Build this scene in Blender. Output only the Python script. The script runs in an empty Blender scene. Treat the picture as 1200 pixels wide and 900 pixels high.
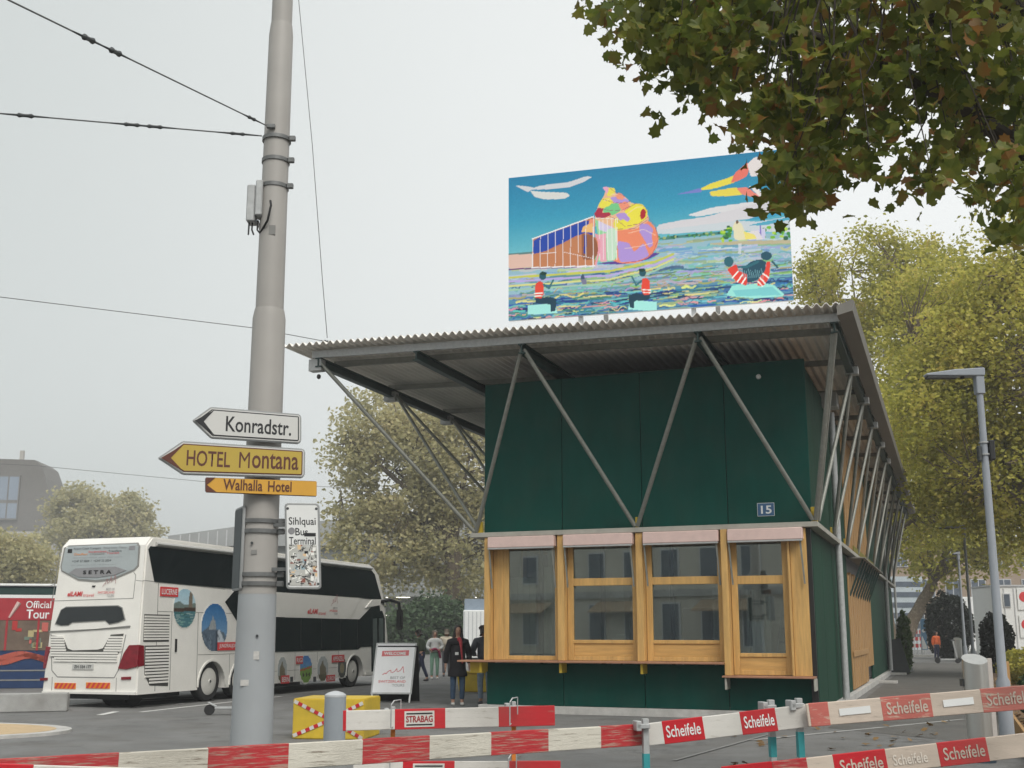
import bpy, bmesh, math, random
import numpy as np
from mathutils import Vector, Matrix

random.seed(7)
RNG = np.random.default_rng(7)
R = math.radians
scene = bpy.context.scene
COL = scene.collection

# ------------------------------------------------------------------ camera, world, sun, exposure
F, PX, PY, HOR, CH = 1310.0, 600.0, 490.0, 741.0, 1.65      # focal length, principal point, horizon (photo px), eye height
PITCH = math.atan((HOR - PY) / F)
cam_d = bpy.data.cameras.new("camera")
cam = bpy.data.objects.new("camera", cam_d)
COL.objects.link(cam)
cam_d.sensor_width = 36
cam_d.lens = F / 1200 * 36
cam_d.shift_y = (PY - 450) / 1200
cam_d.clip_end = 4000
cam.location = (0, 0, CH)
cam.rotation_euler = (math.pi / 2 + PITCH, 0, 0)
scene.camera = cam

SUN_EL, SUN_AZ = R(50), R(158)          # azimuth measured from straight ahead towards the right
world = bpy.data.worlds.new("World")
scene.world = world
world.use_nodes = True
wn, wl = world.node_tree.nodes, world.node_tree.links
bg = wn['Background']
sky = wn.new('ShaderNodeTexSky')
sky.sky_type = 'NISHITA'
sky.sun_disc = False
sky.sun_elevation = SUN_EL
sky.sun_rotation = SUN_AZ
sky.air_density = 1.0
sky.dust_density = 6.0
sky.ozone_density = 1.0
hs = wn.new('ShaderNodeHueSaturation')
hs.inputs['Saturation'].default_value = 0.12
wl.new(sky.outputs[0], hs.inputs['Color'])
mx = wn.new('ShaderNodeMix')
mx.data_type = 'RGBA'
mx.inputs[0].default_value = 0.62
tcw = wn.new('ShaderNodeTexCoord')
dpw = wn.new('ShaderNodeVectorMath')
dpw.operation = 'DOT_PRODUCT'
dpw.inputs[1].default_value = (0.62, 0.66, 0.42)
wl.new(tcw.outputs['Generated'], dpw.inputs[0])
rmw = wn.new('ShaderNodeMapRange')                          # pale grey cloud, thinner and whiter to the right
rmw.interpolation_type = 'SMOOTHSTEP'
rmw.inputs[1].default_value = 0.35
rmw.inputs[2].default_value = 1.0
wl.new(dpw.outputs['Value'], rmw.inputs[0])
cmw = wn.new('ShaderNodeMix')
cmw.data_type = 'RGBA'
cmw.inputs[6].default_value = (7.3, 7.85, 7.7, 1)
cmw.inputs[7].default_value = (11.4, 11.7, 11.6, 1)
wl.new(rmw.outputs[0], cmw.inputs[0])
wl.new(cmw.outputs[2], mx.inputs[7])
wl.new(hs.outputs[0], mx.inputs[6])
wl.new(mx.outputs[2], bg.inputs['Color'])
bg.inputs['Strength'].default_value = 0.083

sun_d = bpy.data.lights.new("sun", 'SUN')
sun_d.energy = 1.5
sun_d.angle = R(30)
sun_d.color = (1.0, 0.95, 0.88)
sun = bpy.data.objects.new("sun", sun_d)
COL.objects.link(sun)
_sd = Vector((math.sin(SUN_AZ) * math.cos(SUN_EL), math.cos(SUN_AZ) * math.cos(SUN_EL), math.sin(SUN_EL)))
sun.rotation_euler = (-_sd).to_track_quat('-Z', 'Y').to_euler()

vs = scene.view_settings
vs.view_transform = 'Standard'
vs.look = 'None'
vs.gamma = 1.0
vs.exposure = 0.5
vs.use_curve_mapping = False

# ------------------------------------------------------------------ placing helpers
_c, _s = math.cos(PITCH), math.sin(PITCH)
CAM = Vector((0, 0, CH))
UP = Vector((0, 0, 1))


def ray(x, y):
    a = (x - PX) / F
    b = -(y - PY) / F
    return Vector((a, _c - _s * b, _s + _c * b))


def gnd(x, y, z=0.0):
    r = ray(x, y)
    return CAM + r * ((z - CH) / r.z)


def at(x, y, Y):
    r = ray(x, y)
    return CAM + r * (Y / r.y)


def hit(q, P0, a, b):
    n = a.cross(b)
    r = ray(*q)
    P = CAM + r * ((P0 - CAM).dot(n) / r.dot(n)) - P0
    return P.dot(a), P.dot(b)


def s2l(c):
    c = np.asarray(c, float)
    return np.where(c <= 0.04045, c / 12.92, ((c + 0.055) / 1.055) ** 2.4)


# ------------------------------------------------------------------ materials
MATS = {}


def mat(name, col, rough=0.6, var=0.12, scale=6.0, bump=0.0, bscale=40.0, metal=0.0, stretch=None, spec=0.5,
        coat=0.0, col2=None, thr=None, dirt=0.0, emit=None, trans=0.0):
    """procedural Principled material: two noise layers tint the colour, an optional second colour shows through in patches"""
    if name in MATS:
        return MATS[name]
    m = bpy.data.materials.new(name)
    m.use_nodes = True
    n, l = m.node_tree.nodes, m.node_tree.links
    p = n['Principled BSDF']
    p.inputs['Roughness'].default_value = rough
    p.inputs['Metallic'].default_value = metal
    p.inputs['Specular IOR Level'].default_value = spec
    p.inputs['Coat Weight'].default_value = coat
    tc = n.new('ShaderNodeTexCoord')
    mp = n.new('ShaderNodeMapping')
    if stretch:
        mp.inputs['Scale'].default_value = stretch
    l.new(tc.outputs['Object'], mp.inputs[0])
    nz = n.new('ShaderNodeTexNoise')
    nz.inputs['Scale'].default_value = scale
    nz.inputs['Detail'].default_value = 6
    nz.inputs['Roughness'].default_value = 0.62
    l.new(mp.outputs[0], nz.inputs['Vector'])
    rp = n.new('ShaderNodeValToRGB')
    rp.color_ramp.elements[0].position = 0.3
    rp.color_ramp.elements[1].position = 0.7
    lo = [max(0, c * (1 - var)) for c in col[:3]] + [1]
    hi = [min(1, c * (1 + var)) for c in col[:3]] + [1]
    rp.color_ramp.elements[0].color = lo
    rp.color_ramp.elements[1].color = hi
    l.new(nz.outputs['Fac'], rp.inputs[0])
    out = rp.outputs[0]
    if col2 is not None:
        n2 = n.new('ShaderNodeTexNoise')
        n2.inputs['Scale'].default_value = scale * 1.7
        n2.inputs['Detail'].default_value = 9
        n2.inputs['Roughness'].default_value = 0.7
        l.new(mp.outputs[0], n2.inputs['Vector'])
        r2 = n.new('ShaderNodeValToRGB')
        t = thr if thr else 0.55
        r2.color_ramp.elements[0].position = t - 0.03
        r2.color_ramp.elements[1].position = t + 0.05
        l.new(n2.outputs['Fac'], r2.inputs[0])
        mm = n.new('ShaderNodeMix')
        mm.data_type = 'RGBA'
        l.new(r2.outputs[0], mm.inputs[0])
        l.new(out, mm.inputs[6])
        mm.inputs[7].default_value = list(col2[:3]) + [1]
        out = mm.outputs[2]
    if dirt > 0:
        n3 = n.new('ShaderNodeTexNoise')
        n3.inputs['Scale'].default_value = 1.3
        n3.inputs['Detail'].default_value = 8
        l.new(tc.outputs['Object'], n3.inputs['Vector'])
        r3 = n.new('ShaderNodeMapRange')
        r3.inputs[1].default_value = 0.45
        r3.inputs[2].default_value = 0.75
        r3.inputs[3].default_value = 0
        r3.inputs[4].default_value = dirt
        l.new(n3.outputs['Fac'], r3.inputs[0])
        m3 = n.new('ShaderNodeMix')
        m3.data_type = 'RGBA'
        l.new(r3.outputs[0], m3.inputs[0])
        l.new(out, m3.inputs[6])
        m3.inputs[7].default_value = (0.10, 0.085, 0.065, 1)
        out = m3.outputs[2]
    l.new(out, p.inputs['Base Color'])
    if bump > 0:
        nb = n.new('ShaderNodeTexNoise')
        nb.inputs['Scale'].default_value = bscale
        nb.inputs['Detail'].default_value = 5
        l.new(mp.outputs[0], nb.inputs['Vector'])
        b = n.new('ShaderNodeBump')
        b.inputs['Strength'].default_value = bump
        b.inputs['Distance'].default_value = 0.02
        l.new(nb.outputs['Fac'], b.inputs['Height'])
        l.new(b.outputs[0], p.inputs['Normal'])
    if emit:
        p.inputs['Emission Color'].default_value = list(emit[:3]) + [1]
        p.inputs['Emission Strength'].default_value = emit[3]
    if trans > 0:
        p.inputs['Transmission Weight'].default_value = trans
    MATS[name] = m
    return m


def glass_mat(name, tint, clear=0.6, rough=0.02):
    """thin window pane: part see-through, part mirror by angle"""
    m = bpy.data.materials.new(name)
    m.use_nodes = True
    n, l = m.node_tree.nodes, m.node_tree.links
    n.remove(n['Principled BSDF'])
    tr = n.new('ShaderNodeBsdfTransparent')
    tr.inputs[0].default_value = list(tint) + [1]
    gl = n.new('ShaderNodeBsdfGlossy')
    gl.inputs['Roughness'].default_value = rough
    gl.inputs['Color'].default_value = (0.9, 0.95, 0.95, 1)
    fr = n.new('ShaderNodeLayerWeight')
    fr.inputs[0].default_value = 0.25
    mr = n.new('ShaderNodeMapRange')
    mr.inputs[3].default_value = 1 - clear
    mr.inputs[4].default_value = 1.0
    l.new(fr.outputs['Fresnel'], mr.inputs[0])
    ms = n.new('ShaderNodeMixShader')
    l.new(mr.outputs[0], ms.inputs[0])
    l.new(tr.outputs[0], ms.inputs[1])
    l.new(gl.outputs[0], ms.inputs[2])
    l.new(ms.outputs[0], n['Material Output'].inputs[0])
    return m


def leaf_mat(name, stops, trans=0.35, rough=0.55, patch=.45):
    m = bpy.data.materials.new(name)
    m.use_nodes = True
    n, l = m.node_tree.nodes, m.node_tree.links
    p = n['Principled BSDF']
    p.inputs['Roughness'].default_value = rough
    p.inputs['Specular IOR Level'].default_value = 0.3
    g = n.new('ShaderNodeNewGeometry')
    oi = n.new('ShaderNodeObjectInfo')
    ad = n.new('ShaderNodeMath')
    ad.operation = 'ADD'
    l.new(g.outputs['Random Per Island'], ad.inputs[0])
    l.new(oi.outputs['Random'], ad.inputs[1])
    f0 = n.new('ShaderNodeMath')
    f0.operation = 'FRACT'
    l.new(ad.outputs[0], f0.inputs[0])
    tc = n.new('ShaderNodeTexCoord')
    nz = n.new('ShaderNodeTexNoise')
    nz.inputs['Scale'].default_value = patch
    nz.inputs['Detail'].default_value = 3
    l.new(tc.outputs['Object'], nz.inputs['Vector'])
    nr = n.new('ShaderNodeMapRange')
    nr.inputs[1].default_value = .3
    nr.inputs[2].default_value = .7
    l.new(nz.outputs['Fac'], nr.inputs[0])
    fr = n.new('ShaderNodeMix')
    fr.inputs[0].default_value = .5
    l.new(f0.outputs[0], fr.inputs[2])
    l.new(nr.outputs[0], fr.inputs[3])
    rp = n.new('ShaderNodeValToRGB')
    while len(rp.color_ramp.elements) < len(stops):
        rp.color_ramp.elements.new(0.5)
    for e, (pos, c) in zip(rp.color_ramp.elements, stops):
        e.position = pos
        e.color = list(c) + [1]
    l.new(fr.outputs[0], rp.inputs[0])
    l.new(rp.outputs[0], p.inputs['Base Color'])
    tl = n.new('ShaderNodeBsdfTranslucent')
    l.new(rp.outputs[0], tl.inputs[0])
    ms = n.new('ShaderNodeMixShader')
    ms.inputs[0].default_value = trans
    l.new(p.outputs[0], ms.inputs[1])
    l.new(tl.outputs[0], ms.inputs[2])
    l.new(ms.outputs[0], n['Material Output'].inputs[0])
    return m


def print_mat(name, rough=0.5, spec=0.4):
    m = bpy.data.materials.new(name)
    m.use_nodes = True
    n, l = m.node_tree.nodes, m.node_tree.links
    p = n['Principled BSDF']
    p.inputs['Roughness'].default_value = rough
    p.inputs['Specular IOR Level'].default_value = spec
    a = n.new('ShaderNodeAttribute')
    a.attribute_name = 'Col'
    l.new(a.outputs['Color'], p.inputs['Base Color'])
    return m


# ------------------------------------------------------------------ object helpers
def tag(o, label=None, cat=None, group=None, kind=None):
    if label: o['label'] = label
    if cat: o['category'] = cat
    if group: o['group'] = group
    if kind: o['kind'] = kind
    return o


def thing(name, label, cat, loc=(0, 0, 0), rz=0.0, group=None):
    o = bpy.data.objects.new(name, None)
    COL.objects.link(o)
    o.location = loc
    o.rotation_euler = (0, 0, rz)
    o.empty_display_size = 0.2
    return tag(o, label, cat, group)


def root_inv(o):
    while o.parent:
        o = o.parent
    return (Matrix.Translation(o.location) @ o.rotation_euler.to_matrix().to_4x4()).inverted()


def copy_tree(o, parent=None):
    c = o.copy()
    COL.objects.link(c)
    if parent:
        c.parent = parent
    for ch in list(o.children):
        copy_tree(ch, c)
    return c


class MB:
    def __init__(s):
        s.v, s.f = [], []

    def add(s, vs, fs):
        k = len(s.v)
        s.v += [Vector(p) for p in vs]
        s.f += [tuple(i + k for i in f) for f in fs]
        return s

    def box(s, x0, x1, y0, y1, z0, z1):
        x0, x1 = sorted((x0, x1)); y0, y1 = sorted((y0, y1)); z0, z1 = sorted((z0, z1))
        return s.add([(x0, y0, z0), (x1, y0, z0), (x1, y1, z0), (x0, y1, z0), (x0, y0, z1), (x1, y0, z1), (x1, y1, z1), (x0, y1, z1)],
                     [(0, 3, 2, 1), (4, 5, 6, 7), (0, 1, 5, 4), (1, 2, 6, 5), (2, 3, 7, 6), (3, 0, 4, 7)])

    def bar(s, a, b, w, h, up=None):
        """box section from a to b"""
        a, b = Vector(a), Vector(b)
        d = (b - a).normalized()
        u = Vector(up) if up else (UP if abs(d.z) < 0.95 else Vector((0, 1, 0)))
        x = d.cross(u).normalized() * (w / 2)
        y = x.cross(d).normalized() * (h / 2)
        vs = [a - x - y, a + x - y, a + x + y, a - x + y, b - x - y, b + x - y, b + x + y, b - x + y]
        return s.add(vs, [(3, 2, 1, 0), (4, 5, 6, 7), (0, 1, 5, 4), (1, 2, 6, 5), (2, 3, 7, 6), (3, 0, 4, 7)])

    def tube(s, pts, rad, n=8, caps=True):
        pts = [Vector(p) for p in pts]
        if not hasattr(rad, '__len__'):
            rad = [rad] * len(pts)
        k0 = len(s.v)
        prev = None
        for i, p in enumerate(pts):
            d = (pts[min(i + 1, len(pts) - 1)] - pts[max(i - 1, 0)])
            d = d.normalized() if d.length > 1e-9 else UP.copy()
            if prev is None:
                ref = Vector((1, 0, 0)) if abs(d.x) < 0.8 else Vector((0, 1, 0))
            else:
                ref = prev
            x = (ref - d * ref.dot(d)).normalized()
            prev = x
            y = d.cross(x)
            for j in range(n):
                t = 2 * math.pi * j / n
                s.v.append(p + (x * math.cos(t) + y * math.sin(t)) * rad[i])
        for i in range(len(pts) - 1):
            for j in range(n):
                a = k0 + i * n + j
                b = k0 + i * n + (j + 1) % n
                s.f.append((a, b, b + n, a + n))
        if caps:
            s.f.append(tuple(k0 + j for j in reversed(range(n))))
            s.f.append(tuple(k0 + (len(pts) - 1) * n + j for j in range(n)))
        return s

    def cyl(s, c, r, z0, z1, n=20, r1=None):
        return s.tube([(c[0], c[1], z0), (c[0], c[1], z1)], [r, r if r1 is None else r1], n)

    def lathe(s, c, prof, n=24, ax=UP):
        """prof: (radius, height) pairs along ax"""
        c, ax = Vector(c), Vector(ax).normalized()
        x = ax.orthogonal().normalized()
        y = ax.cross(x)
        k0 = len(s.v)
        for r, h in prof:
            for j in range(n):
                t = 2 * math.pi * j / n
                s.v.append(c + ax * h + (x * math.cos(t) + y * math.sin(t)) * r)
        for i in range(len(prof) - 1):
            for j in range(n):
                a = k0 + i * n + j
                b = k0 + i * n + (j + 1) % n
                s.f.append((a, b, b + n, a + n))
        s.f.append(tuple(k0 + j for j in reversed(range(n))))
        s.f.append(tuple(k0 + (len(prof) - 1) * n + j for j in range(n)))
        return s

    def prism(s, poly, P0, a, b, th, off=0.0):
        """polygon (in a,b coordinates about P0) made th thick towards a x b"""
        P0, a, b = Vector(P0), Vector(a), Vector(b)
        n = a.cross(b).normalized()
        ar = sum(poly[i][0] * poly[(i + 1) % len(poly)][1] - poly[(i + 1) % len(poly)][0] * poly[i][1] for i in range(len(poly)))
        if ar < 0:
            poly = list(reversed(poly))
        k = len(poly)
        vs = [P0 + a * p[0] + b * p[1] + n * off for p in poly] + [P0 + a * p[0] + b * p[1] + n * (off + th) for p in poly]
        fs = [tuple(reversed(range(k))), tuple(range(k, 2 * k))] + [(i, (i + 1) % k, k + (i + 1) % k, k + i) for i in range(k)]
        return s.add(vs, fs)

    def build(s, name, m, parent=None, world=False, smooth=False, bev=0.0, seg=1, kind=None, label=None, fix=False):
        me = bpy.data.meshes.new(name)
        vs = s.v
        if world and parent:
            M = root_inv(parent)
            vs = [M @ v for v in vs]
        me.from_pydata([tuple(v) for v in vs], [], s.f)
        if bev > 0 or fix:
            bm = bmesh.new()
            bm.from_mesh(me)
            if fix:
                bmesh.ops.recalc_face_normals(bm, faces=bm.faces)
            if bev > 0:
                es = [e for e in bm.edges if len(e.link_faces) == 2 and e.calc_face_angle(0) > 0.4]
                bmesh.ops.bevel(bm, geom=es, offset=bev, segments=seg, affect='EDGES', clamp_overlap=True)
            bm.to_mesh(me)
            bm.free()
        if smooth:
            me.polygons.foreach_set('use_smooth', [True] * len(me.polygons))
            me.set_sharp_from_angle(angle=R(40))
        me.materials.append(m)
        o = bpy.data.objects.new(name, me)
        COL.objects.link(o)
        if parent:
            o.parent = parent
        if kind: o['kind'] = kind
        if label: o['label'] = label
        return o


def mesh_np(name, V, LS, LT, LV, m, parent=None, world=True, kind=None):
    """fast mesh: V (n,3), loop starts, loop totals, loop vertex ids"""
    if parent and world:
        M = np.array(root_inv(parent))
        V = V @ M[:3, :3].T + M[:3, 3]
    me = bpy.data.meshes.new(name)
    me.vertices.add(len(V))
    me.vertices.foreach_set('co', np.ascontiguousarray(V, np.float32).ravel())
    me.loops.add(len(LV))
    me.loops.foreach_set('vertex_index', np.ascontiguousarray(LV, np.int32))
    me.polygons.add(len(LS))
    me.polygons.foreach_set('loop_start', np.ascontiguousarray(LS, np.int32))
    me.polygons.foreach_set('loop_total', np.ascontiguousarray(LT, np.int32))
    me.update(calc_edges=True)
    me.materials.append(m)
    o = bpy.data.objects.new(name, me)
    COL.objects.link(o)
    if parent: o.parent = parent
    if kind: o['kind'] = kind
    return o


_fonts = {}


def text(string, P0, a, b, w, h, m, parent, name='lettering', off=0.003, bold=0.0, world=True, shear=0.0):
    """flat lettering filling w x h from lower-left P0, a = reading direction, b = up"""
    cu = bpy.data.curves.new(name, 'FONT')
    cu.body = string
    cu.resolution_u = 3
    cu.offset = bold
    cu.shear = shear
    ob = bpy.data.objects.new(name, cu)
    me = bpy.data.meshes.new_from_object(ob)
    bpy.data.objects.remove(ob)
    bpy.data.curves.remove(cu)
    n = len(me.vertices)
    V = np.zeros(n * 3)
    me.vertices.foreach_get('co', V)
    V = V.reshape(-1, 3)
    mn, mxx = V.min(0), V.max(0)
    P0, a, b = Vector(P0), Vector(a).normalized(), Vector(b).normalized()
    nn = a.cross(b).normalized()
    X = (V[:, 0] - mn[0]) / max(1e-6, mxx[0] - mn[0]) * w
    Yv = (V[:, 1] - mn[1]) / max(1e-6, mxx[1] - mn[1]) * h
    P = np.array(P0)[None] + X[:, None] * np.array(a) + Yv[:, None] * np.array(b) + np.array(nn)[None] * off
    if parent and world:
        M = np.array(root_inv(parent))
        P = P @ M[:3, :3].T + M[:3, 3]
    me.vertices.foreach_set('co', np.ascontiguousarray(P, np.float32).ravel())
    me.update()
    me.materials.clear()
    me.materials.append(m)
    o = bpy.data.objects.new(name, me)
    COL.objects.link(o)
    if parent: o.parent = parent
    return o


class Paint:
    """small raster painter; the picture becomes one colour per vertex of a fine flat grid (a print)"""
    def __init__(s, X, Y, base):
        s.X, s.Y = X, Y
        s.img = np.zeros(X.shape + (3,)) + np.array(base)
        s.mask = np.ones(X.shape, bool)

    def inpoly(s, pts):
        if len(pts) > 4:                                   # corners eased into brush curves (Chaikin)
            q = []
            for i in range(len(pts)):
                (x0, y0), (x1, y1) = pts[i], pts[(i + 1) % len(pts)]
                q += [(x0 * .88 + x1 * .12, y0 * .88 + y1 * .12), (x0 * .12 + x1 * .88, y0 * .12 + y1 * .88)]
            pts = q
        ins = np.zeros(s.X.shape, bool)
        n = len(pts)
        for i in range(n):
            x0, y0 = pts[i]
            x1, y1 = pts[(i + 1) % n]
            if y0 == y1: continue
            c = ((y0 > s.Y) != (y1 > s.Y)) & (s.X < (x1 - x0) * (s.Y - y0) / (y1 - y0) + x0)
            ins ^= c
        return ins

    def put(s, k, c, al=1.0):
        s.img[k] = s.img[k] * (1 - al) + np.array(c) / 255.0 * al

    def poly(s, pts, c, al=1.0): s.put(s.inpoly(pts), c, al)

    def ell(s, cx, cy, rx, ry, c, al=1.0, rot=0.0):
        dx, dy = s.X - cx, s.Y - cy
        ca, sa = math.cos(rot), math.sin(rot)
        s.put(((dx * ca + dy * sa) / rx) ** 2 + ((-dx * sa + dy * ca) / ry) ** 2 < 1, c, al)

    def line(s, pts, w, c, al=1.0):
        k = np.zeros(s.X.shape, bool)
        for (x0, y0), (x1, y1) in zip(pts[:-1], pts[1:]):
            dx, dy = x1 - x0, y1 - y0
            t = np.clip(((s.X - x0) * dx + (s.Y - y0) * dy) / (dx * dx + dy * dy + 1e-9), 0, 1)
            k |= (s.X - x0 - t * dx) ** 2 + (s.Y - y0 - t * dy) ** 2 < (w / 2) ** 2
        s.put(k, c, al)

    def mesh(s, name, P0, a, b, w, h, m, parent, off=0.003, world=True):
        H, W = s.X.shape
        P0, a, b = np.array(P0), np.array(Vector(a).normalized()), np.array(Vector(b).normalized())
        n = np.cross(a, b)
        i = np.linspace(0, w, W)
        j = np.linspace(h, 0, H)
        V = P0 + i[None, :, None] * a + j[:, None, None] * b + n * off
        V = V.reshape(-1, 3)
        idx = np.arange(H * W).reshape(H, W)
        q = np.stack([idx[1:, :-1], idx[1:, 1:], idx[:-1, 1:], idx[:-1, :-1]], -1).reshape(-1, 4)
        mk = s.mask.ravel()
        q = q[mk[q].all(1)]
        o = mesh_np(name, V, np.arange(len(q)) * 4, np.full(len(q), 4), q.ravel(), m, parent, world)
        ca = o.data.color_attributes.new('Col', 'FLOAT_COLOR', 'POINT')
        C = np.ones((H * W, 4), np.float32)
        C[:, :3] = s2l(np.clip(s.img, 0, 1)).reshape(-1, 3)
        ca.data.foreach_set('color', C.ravel())
        return o


def skin_mesh(name, verts, edges, m, parent, sub=2, world=False):
    """verts: (x,y,z,r[,r2]); one smooth tapered surface grown round a skeleton"""
    bm = bmesh.new()
    L = bm.verts.layers.skin.verify()
    bv = []
    for i, v in enumerate(verts):
        q = bm.verts.new(v[:3])
        q[L].radius = (v[3], v[4] if len(v) > 4 else v[3])
        q[L].use_root = (i == 0)
        bv.append(q)
    for a, b in edges:
        bm.edges.new((bv[a], bv[b]))
    me = bpy.data.meshes.new(name)
    bm.to_mesh(me)
    bm.free()
    o = bpy.data.objects.new(name, me)
    TMP.objects.link(o)
    o.modifiers.new('skin', 'SKIN').use_smooth_shade = True
    sm = o.modifiers.new('sub', 'SUBSURF')
    sm.levels = sm.render_levels = sub
    TMPVL.update()
    dg = TMPVL.depsgraph
    me2 = bpy.data.meshes.new_from_object(o.evaluated_get(dg))
    bpy.data.objects.remove(o)
    me2.materials.clear()
    me2.materials.append(m)
    me2.polygons.foreach_set('use_smooth', [True] * len(me2.polygons))
    o = bpy.data.objects.new(name, me2)
    COL.objects.link(o)
    if parent: o.parent = parent
    return o


_ts = bpy.data.scenes.new("workbench")
TMP, TMPVL = _ts.collection, _ts.view_layers[0]

# ------------------------------------------------------------------ palette
M_asph = mat('asphalt', (0.168, 0.168, 0.165), 0.85, 0.20, 0.7, 0.6, 120, dirt=0.3, col2=(0.125, 0.125, 0.122), thr=0.57)
M_asph2 = mat('path asphalt', (0.115, 0.112, 0.105), 0.9, 0.2, 1.2, 0.5, 120, dirt=0.3)
M_paint = mat('road paint', (0.62, 0.62, 0.6), 0.7, 0.12, 9, col2=(0.2, 0.2, 0.2), thr=0.62)
M_conc = mat('concrete', (0.36, 0.36, 0.35), 0.85, 0.14, 3, 0.4, 60, dirt=0.35)
M_kerb = mat('kerb stone', (0.48, 0.47, 0.45), 0.8, 0.12, 8, 0.3, 60, dirt=0.3)
M_green = mat('green panel', (0.002, 0.057, 0.044), 0.7, 0.11, 2.0, 0.08, 300, spec=0.12, dirt=0.12, stretch=(2.0, 2.0, 0.5))
M_green2 = mat('green side panel', (0.006, 0.045, 0.026), 0.65, 0.16, 1.6, 0.1, 200, stretch=(1, 1, 0.3), spec=0.12)
M_dkgreen = mat('dark green steel', (0.012, 0.04, 0.036), 0.45, 0.15, 8)
M_galv = mat('galvanised steel', (0.42, 0.43, 0.43), 0.5, 0.14, 14, metal=0.3)
M_strut = mat('strut steel', (0.235, 0.24, 0.215), 0.5, 0.15, 10, metal=0.35)
M_roof = mat('corrugated sheet', (0.82, 0.79, 0.74), 0.6, 0.08, 1.5, dirt=0.10)
M_fascia = mat('fascia sheet', (0.19, 0.18, 0.16), 0.6, 0.14, 1.2, stretch=(1, 0.15, 1))
M_band = mat('sill band', (0.36, 0.35, 0.31), 0.55, 0.1, 5, dirt=0.3)
M_wood = mat('larch wood', (0.56, 0.34, 0.115), 0.55, 0.2, 3.2, 0.12, 60, stretch=(6, 6, 0.5))
M_woodh = mat('larch rail', (0.54, 0.32, 0.105), 0.55, 0.2, 3.2, 0.06, 60, stretch=(0.5, 6, 6))
M_plank = mat('weathered plank', (0.38, 0.22, 0.085), 0.65, 0.22, 2.5, 0.1, 40, stretch=(8, 8, 0.4))
M_copper = mat('shelf board', (0.34, 0.17, 0.10), 0.5, 0.15, 6)
M_blind = mat('blind box', (0.66, 0.49, 0.45), 0.5, 0.06, 6)
M_yellow = mat('yellow paint', (0.60, 0.42, 0.03), 0.6, 0.12, 4, 0.1, 60, dirt=0.25)
M_black = mat('black plastic', (0.012, 0.012, 0.013), 0.45, 0.2, 9)
M_dark = mat('dark grey metal', (0.045, 0.05, 0.052), 0.5, 0.2, 9)
M_rubber = mat('rubber', (0.02, 0.02, 0.021), 0.8, 0.25, 20)
M_white = mat('white enamel', (0.74, 0.75, 0.74), 0.4, 0.03, 4)
M_glassk = glass_mat('kiosk glass', (0.74, 0.80, 0.78), 0.72, 0.012)

# ------------------------------------------------------------------ ground, paving, kerbs
def sheet(name, pts, z, m, th=0.0, kind='structure'):
    mb = MB()
    if th:
        mb.prism([(p[0], p[1]) for p in pts], (0, 0, z), (1, 0, 0), (0, 1, 0), th)
    else:
        mb.add([(p[0], p[1], z) for p in pts], [tuple(range(len(pts)))])
    o = mb.build(name, m, fix=bool(th))
    o['kind'] = kind
    return o


sheet('ground', [(-420, -420), (420, -420), (420, 420), (-420, 420)], 0.0, M_asph)
KS = 0.904                                     # kiosk metres per calibrated metre
KA = R(21.11)
VAX = Vector((math.sin(KA), math.cos(KA), 0))
UAX = Vector((-math.cos(KA), math.sin(KA), 0))
KO = Vector((6.434 * KS, 24.155 * KS, CH * (1 - KS)))
KX = -UAX

# ------------------------------------------------------------------ the kiosk
kiosk = thing('kiosk_building', 'dark green panelled kiosk with timber windows under a wide strut-borne corrugated roof', 'building', KO, -KA)


def K(u, v, z): return Vector((-u * KS, v * KS, z * KS))


def kbox(mb, u0, u1, v0, v1, z0, z1):
    return mb.box(-u0 * KS, -u1 * KS, v0 * KS, v1 * KS, z0 * KS, z1 * KS)


def kpart(name, m, *boxes, parent=None, bev=0.006, label=None):
    mb = MB()
    for b in boxes:
        kbox(mb, *b)
    return mb.build(name, m, parent or kiosk, bev=bev, label=label)


UL, UR, DEPTH = 7.55, -0.02, 36.0
# plinth, core (dark carcass behind the cladding; open at the window band so the room shows)
kpart('plinth', M_kerb, (7.7, -0.12, -0.10, 0.25, -0.176, 0.0), (-0.12, 0.25, 0.253, DEPTH, -0.176, 0.0), (7.7, 7.4, 0.253, DEPTH, -0.176, 0.0))
kpart('floor', mat('room floor', (.36, .30, .22), .6, .12, 3), (7.4, 0.26, 0.26, DEPTH, -0.1, 0.06))
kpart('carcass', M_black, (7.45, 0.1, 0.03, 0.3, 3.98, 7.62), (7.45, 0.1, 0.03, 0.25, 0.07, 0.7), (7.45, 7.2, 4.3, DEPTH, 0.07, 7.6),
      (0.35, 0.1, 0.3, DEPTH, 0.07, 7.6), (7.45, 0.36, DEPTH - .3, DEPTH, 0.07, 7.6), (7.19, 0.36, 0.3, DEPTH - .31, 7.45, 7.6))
M_inwall = mat('inner wall', (0.66, 0.64, 0.57), 0.8, 0.08, 2)
kpart('inner_wall', M_inwall, (7.4, 0.36, 4.0, 4.1, 0.07, 3.9), (7.44, 7.36, 0.3, 4.0, 0.07, 0.95))
kpart('ceiling', M_inwall, (7.35, 0.36, 0.3, 4.0, 3.905, 3.975))
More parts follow.
